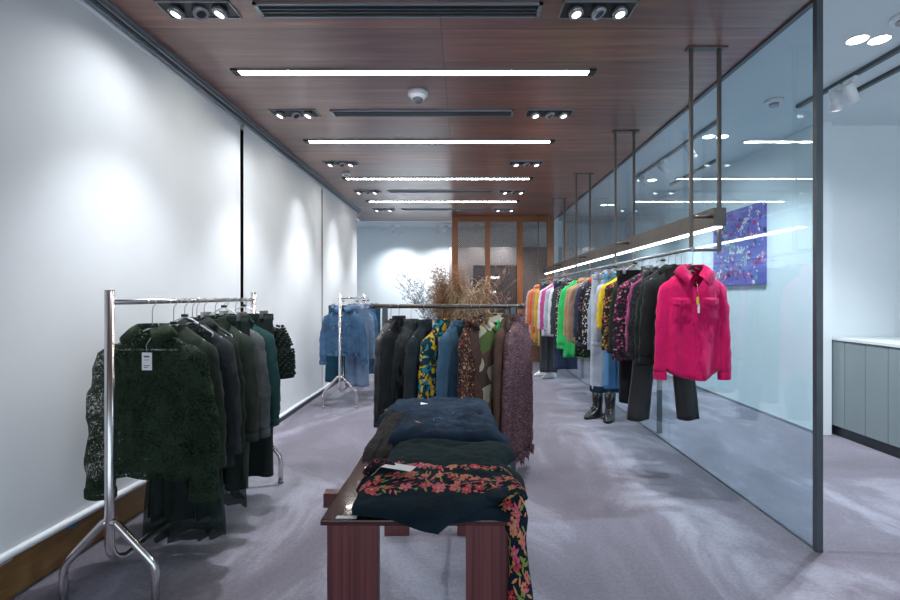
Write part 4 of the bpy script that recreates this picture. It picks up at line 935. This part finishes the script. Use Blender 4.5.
def band(vc, u0, u1, n, big=.030, jit=.04, asp=1.5):
    for i in range(n):
        u = u0 + (u1 - u0) * (i + rn.uniform(-.2, .2)) / (n - 1); v = vc(u) + rn.uniform(-jit, jit)
        if i % 2 == 0: flower(m, ftop, u, v, big * rn.uniform(.55, .95), rn.choice((0, 1, 2, 0, 4)), asp)
        for k in range(4): leaf(m, ftop, u + rn.uniform(-.035, .035), v + rn.uniform(-.07, .07), rn.uniform(.012, .026), rn.random() * 6, asp, rn.choice((3, 3, 3, 1, 2, 0)))
band(lambda u: .27 + .07 * math.sin(u * 4), .10, .97, 21, .044, .03, 1.7)
band(lambda u: .48 + .04 * math.sin(u * 5), .03, .97, 25, .040, .03, 1.6)
band(lambda u: .72, .15, .97, 21, .044, .03, 1.7)
for i in range(40):       # plum ground line between the rows
    u = .03 + .93 * i / 39; leaf(m, ftop, u, .38 + .02 * math.sin(u * 30), .018, rn.random(), 1, rn.choice((0, 5, 2)))
m.build('embroidery', ecols, t, label='red, coral and green flower embroidery')
def fslv(u, v, l):
    k = max(0, min(.999, v)) * 7 + 1; i = min(7, int(k)); f = k - i; p = SP[i][0].lerp(SP[i + 1][0], f); a = SP[i][1].lerp(SP[i + 1][1], f).normalized(); b = SP[i][2].lerp(SP[i + 1][2], f).normalized(); w = SP[i][3] * (1 - f) + SP[i + 1][3] * f
    an = PI * (max(.02, min(.98, u))); sgn = -1
    q = p + a * (w * 1.02) * math.cos(an); q2 = b * (.019 * math.sin(an) * 1.15 + l)
    return q + q2 * FS
FS = 1
d0 = SP[5][2]; FS = 1 if d0.dot(Vector((-.3, -1, 0))) > 0 else -1
m = MB()
for i in range(15): 
    v = .12 + .86 * i / 14; u = rn.uniform(.25, .75); flower(m, fslv, u, v, rn.uniform(.09, .16), rn.choice((0, 1, 2, 4)), .30)
    for k in range(6): leaf(m, fslv, rn.uniform(.12, .88), v + rn.uniform(-.05, .05), rn.uniform(.07, .13), rn.random() * 6, .35, rn.choice((3, 3, 2, 1, 4)))
FS = -FS
for i in range(15): 
    v = .12 + .86 * i / 14; u = rn.uniform(.25, .75); flower(m, fslv, u, v, rn.uniform(.09, .16), rn.choice((0, 1, 2, 4)), .30)
    for k in range(6): leaf(m, fslv, rn.uniform(.12, .88), v + rn.uniform(-.05, .05), rn.uniform(.07, .13), rn.random() * 6, .35, rn.choice((3, 3, 2, 1, 4)))
m.build('embroidery', ecols, slv)
# collar lump and price tag
ct = ftop(.12, .62, .012)
m = MB(); m.tube([ct + Vector((-.075, .02, -.03)), ct + Vector((-.04, .03, .004)), ct + Vector((0, .02, .006)), ct + Vector((.03, .0, .004))], .016, 10, rs=[.012, .018, .016, .008]); m.build('collar', pattern('embroidered_collar', (.015, .015, .02), [(.4, .05, .08), (.02, .02, .03), (.3, .12, .12)], 90, .4), t)
c = ftop(.34, .78, .012)
tg = MB().bar((-.262, 1.60, .838), (-.165, 1.565, .836), .046, .0015).build('price_tag', M['paper'], t, label='white card price tag')
MB().tube([(-.262, 1.60, .838), (-.28, 1.585, .832), (-.29, 1.56, .825), (-.30, 1.55, .82)], .0012, 5).build('string', M['hookmetal'], tg)
# small silver security pins on the table
for i, (x, y, lb) in enumerate([(-.365, 1.80, 'small silver snap lying left on the bare table top'), (-.345, 1.83, 'tiny silver snap beside the other one on the table')]):
    o = MB().tube([(x, y, TH), (x, y, TH + .006), (x, y, TH + .011)], .01, 12, rs=[.011, .011, .006]).build('metal_snap', M['chrome']); tag(o, lb, 'snap', 'silver snaps on the table')
o = MB().box(-.375, -.315, 1.402, 1.418, TH, TH + .0015).build('painted_glint', M['paper']); tag(o, 'small white painted glint at the front left of the table top', 'painted_glint')  # thin white card imitating a light reflection on the lacquer

# ------------------------------------------------------------------ shoes
def boot(loc, rotz, label, mat, sole, shaft=.2, group='black boots', heel=.035, name='boot', low=False):
    t = thing(name, label, name, loc, rotz, group)
    rings = []
    path = [(0, .0, shaft + .08, .052, .058), (0, .0, shaft * .6 + .08, .048, .054), (0, .0, .14, .042, .050), (0, -.01, .105, .043, .062), (0, -.03, .075, .044, .085), (0, -.055, .05, .046, .118), (0, -.07, .028, .046, .135), (0, -.072, heel - .012, .044, .135)]
    if low: path = [(0, .0, .14, .03, .035), (0, -.0, .115, .036, .045), (0, -.02, .09, .038, .065), (0, -.05, .06, .042, .10), (0, -.065, .035, .042, .125), (0, -.068, heel - .012, .04, .125)]
    for (x, y, z, a, b) in path:
        rings.append([Vector((x + a * math.cos(2*PI*j/22) * (1 if math.sin(2*PI*j/22) > 0 else 1 - .25 * abs(math.sin(2*PI*j/22)) ** 3 * 0), y + b * math.sin(2*PI*j/22), z)) for j in range(22)])
    top = rings[0]; rings = [[q + Vector((0, 0, -.04)) + (Vector((0, 0, q.z)) - q) * .15 for q in top], [q + (Vector((0, 0, q.z)) - q) * .12 for q in top]] + rings
    MB().loft(rings, True, True).build('upper', mat, t)
    b = path[-1]
    so = [[Vector((b[3] * 1.1 * math.cos(2*PI*j/22), b[1] + b[4] * 1.06 * math.sin(2*PI*j/22), z)) for j in range(22)] for z in (heel - .016, heel - .002)]
    if low: MB().loft([[Vector((q.x, q.y, q.z - (.018 if q.y < -.06 else 0))) for q in r] for r in so], True, True).build('sole', sole, t)
    else: MB().loft([[Vector((q.x, q.y, 0)) for q in so[0]], so[1]], True, True).build('sole', sole, t)
    MB().box(-.034, .034, -.01, .05, 0, heel).build('heel', sole, t)
    if not low:
        m = MB()
        for i in range(6):
            z = .11 + i * .024; y = -.058 + .004 * i - (.03 if i == 0 else 0); m.tube([(-.026, y, z), (0, y - .010, z + .006), (.026, y, z)], .0035, 6)
        m.build('laces', fb['black'], t)
    t.scale = (1.25, 1.15, 1.0)
    return t
lea = plain('glossy_black_leather', (.012, .013, .015), .25); wl = plain('white_leather', (.72, .74, .78), .3)
boot((1.56, 5.60, 0), R(-50), 'black lace-up boot standing on the left under the pale trousers', lea, M['black'], .21)
boot((1.67, 5.48, 0), R(-25), 'black lace-up boot standing on the right, nearer the glass', lea, M['black'], .21)
boot((1.43, 8.5, 0), R(-62), 'white heeled shoe, the left one under the far clothes', wl, wl, group='white shoes', heel=.045, name='shoe', low=True)
boot((1.52, 8.25, 0), R(-62), 'white heeled shoe, the nearer one under the far clothes', wl, wl, group='white shoes', heel=.045, name='shoe', low=True)

# ------------------------------------------------------------------ dried plants behind the centre rack
PY = 4.6; PX = -.12
t = thing('floor_vase', 'tall dark vase behind the centre rack holding dried grasses', 'vase', (PX, PY, 0))
MB().tube([(0, 0, 0), (0, 0, .05), (0, 0, .25), (0, 0, .5), (0, 0, .62), (0, 0, .66)], .1, 24, rs=[.09, .11, .15, .13, .08, .09]).build('vase_body', plain('dark_ceramic', (.05, .05, .055), .35), t)
def bunch(name, label, cols, n, cx, spread, ztop, kind, seed, rad=.0025, lean=0.):
    rr = random.Random(seed); m = MB()
    for i in range(n):
        a = rr.uniform(0, 2 * PI); sp2 = spread * math.sqrt(rr.random()); tx = cx + sp2 * math.cos(a) + lean; ty = sp2 * .6 * math.sin(a); tz = ztop * rr.uniform(.80, 1.0)
        p0 = Vector((PX + rr.uniform(-.05, .05), PY + rr.uniform(-.05, .05), .55)); p2 = Vector((PX + tx, PY + ty, tz)); p1 = Vector((p0.x + (p2.x - p0.x) * .25, p0.y + (p2.y - p0.y) * .25, p0.z + (tz - p0.z) * .6))
        pts = [p0 * (1 - s) ** 2 + p1 * 2 * s * (1 - s) + p2 * s * s for s in [k / 8 for k in range(9)]]
        m.tube(pts, rad, 4, rr.randrange(len(cols)), rs=[rad * (1.3 - .9 * k / 8) for k in range(9)])
        if kind == 'plume':
            for k in range(34):
                s = .5 + .5 * rr.random(); q = p0 * (1 - s) ** 2 + p1 * 2 * s * (1 - s) + p2 * s * s; ln = rr.uniform(.03, .085)
                d = Vector((rr.gauss(0, 1), rr.gauss(0, 1), rr.uniform(-.2, 1.2))).normalized(); e = q + d * ln + Vector((0, 0, -ln * .35)); md = q + d * ln * .55; w = d.orthogonal().normalized() * .0026
                mi = rr.randrange(len(cols)); m.face([q - w * .5, md - w, e, md + w], mi)
        elif kind == 'arch':
            for k in range(16):
                s = .55 + .45 * rr.random(); q = p0 * (1 - s) ** 2 + p1 * 2 * s * (1 - s) + p2 * s * s; az = rr.uniform(0, 2 * PI); ln = rr.uniform(.07, .16); d = Vector((math.cos(az), math.sin(az), 0)); mi = rr.randrange(len(cols))
                ptz = [q + d * ln * x + Vector((0, 0, ln * (.9 * x - 1.5 * x * x))) for x in (0, .25, .5, .75, 1)]; m.tube(ptz, .0016, 3, mi, rs=[.0016, .0018, .003, .003, .001])
        else:
            for k in range(15):
                s = .35 + .65 * rr.random(); q = p0 * (1 - s) ** 2 + p1 * 2 * s * (1 - s) + p2 * s * s; ln = rr.uniform(.04, .13); d = Vector((rr.gauss(0, 1), rr.gauss(0, .7), rr.uniform(.3, 1.3))).normalized(); mi = rr.randrange(len(cols)); e = q + d * ln
                m.tube([q, q + d * ln * .5 + Vector((0, 0, .004)), e], .0013, 3, mi)
                for _ in range(5): c = q + d * ln * rr.uniform(.3, 1.05) + Vector((rr.gauss(0, .006), 0, rr.gauss(0, .006))); m.tube([c, c + Vector((0, 0, .004)), c + Vector((.002, 0, .009))], .004, 5, mi, rs=[.001, .0042, .001])
    o = m.build(name, cols, t if False else None); tag(o, label, 'dried plant'); return o
P = lambda n, c: plain(n, c, .85)
bunch('dried_grass', 'reddish orange feathery dried grass standing highest in the vase', [P('rust_grass', (.48, .19, .12)), P('amber_grass', (.42, .25, .10)), P('green_grass', (.17, .17, .05)), P('dusty_red', (.5, .2, .17))], 170, -.06, .20, 1.72, 'plume', 3)
bunch('dried_grass', 'beige arching dried grass to the right in the vase', [P('straw', (.58, .42, .27)), P('pale_straw', (.68, .54, .37)), P('tan_straw', (.40, .25, .14))], 70, .18, .22, 1.58, 'arch', 5)
bunch('dried_twigs', 'dark grey sparse twigs leaning out left of the grasses', [P('grey_twig', (.13, .13, .15)), P('blue_grey_twig', (.2, .21, .25))], 17, -.40, .16, 1.62, 'twig', 8)
bunch('dried_twigs', 'dusty pink branching twigs at the right side of the grasses', [P('pink_twig', (.33, .20, .19)), P('brown_twig', (.25, .15, .12))], 16, .48, .18, 1.66, 'twig', 9)
bunch('dried_grass', 'olive green grass low in the vase behind the blue shirt', [P('olive_grass', (.16, .17, .05)), P('brown_olive', (.25, .2, .08))], 60, -.02, .18, 1.5, 'plume', 12)

# ------------------------------------------------------------------ world, camera, light balance
w = bpy.data.worlds.new('world'); SC.world = w; w.use_nodes = True
bg = w.node_tree.nodes['Background']; bg.inputs['Color'].default_value = (.74, .86, .96, 1); bg.inputs['Strength'].default_value = 1.6
cam = bpy.data.cameras.new('camera'); co = bpy.data.objects.new('camera', cam); COL.objects.link(co); SC.camera = co
co.location = (0, 0, H); co.rotation_euler = (PI / 2, 0, 0); cam.sensor_width = 36; cam.lens = F / 900 * 36; cam.shift_x = -(VX - 450) / 900; cam.shift_y = -(300 - VY) / 900; cam.clip_start = .05
SC.view_settings.view_transform = 'Standard'; SC.view_settings.look = 'None'; SC.view_settings.gamma = 1; SC.view_settings.use_curve_mapping = False; SC.view_settings.exposure = 0.12
SC.cycles.max_bounces = 8; SC.cycles.transparent_max_bounces = 24; SC.cycles.sample_clamp_indirect = 6
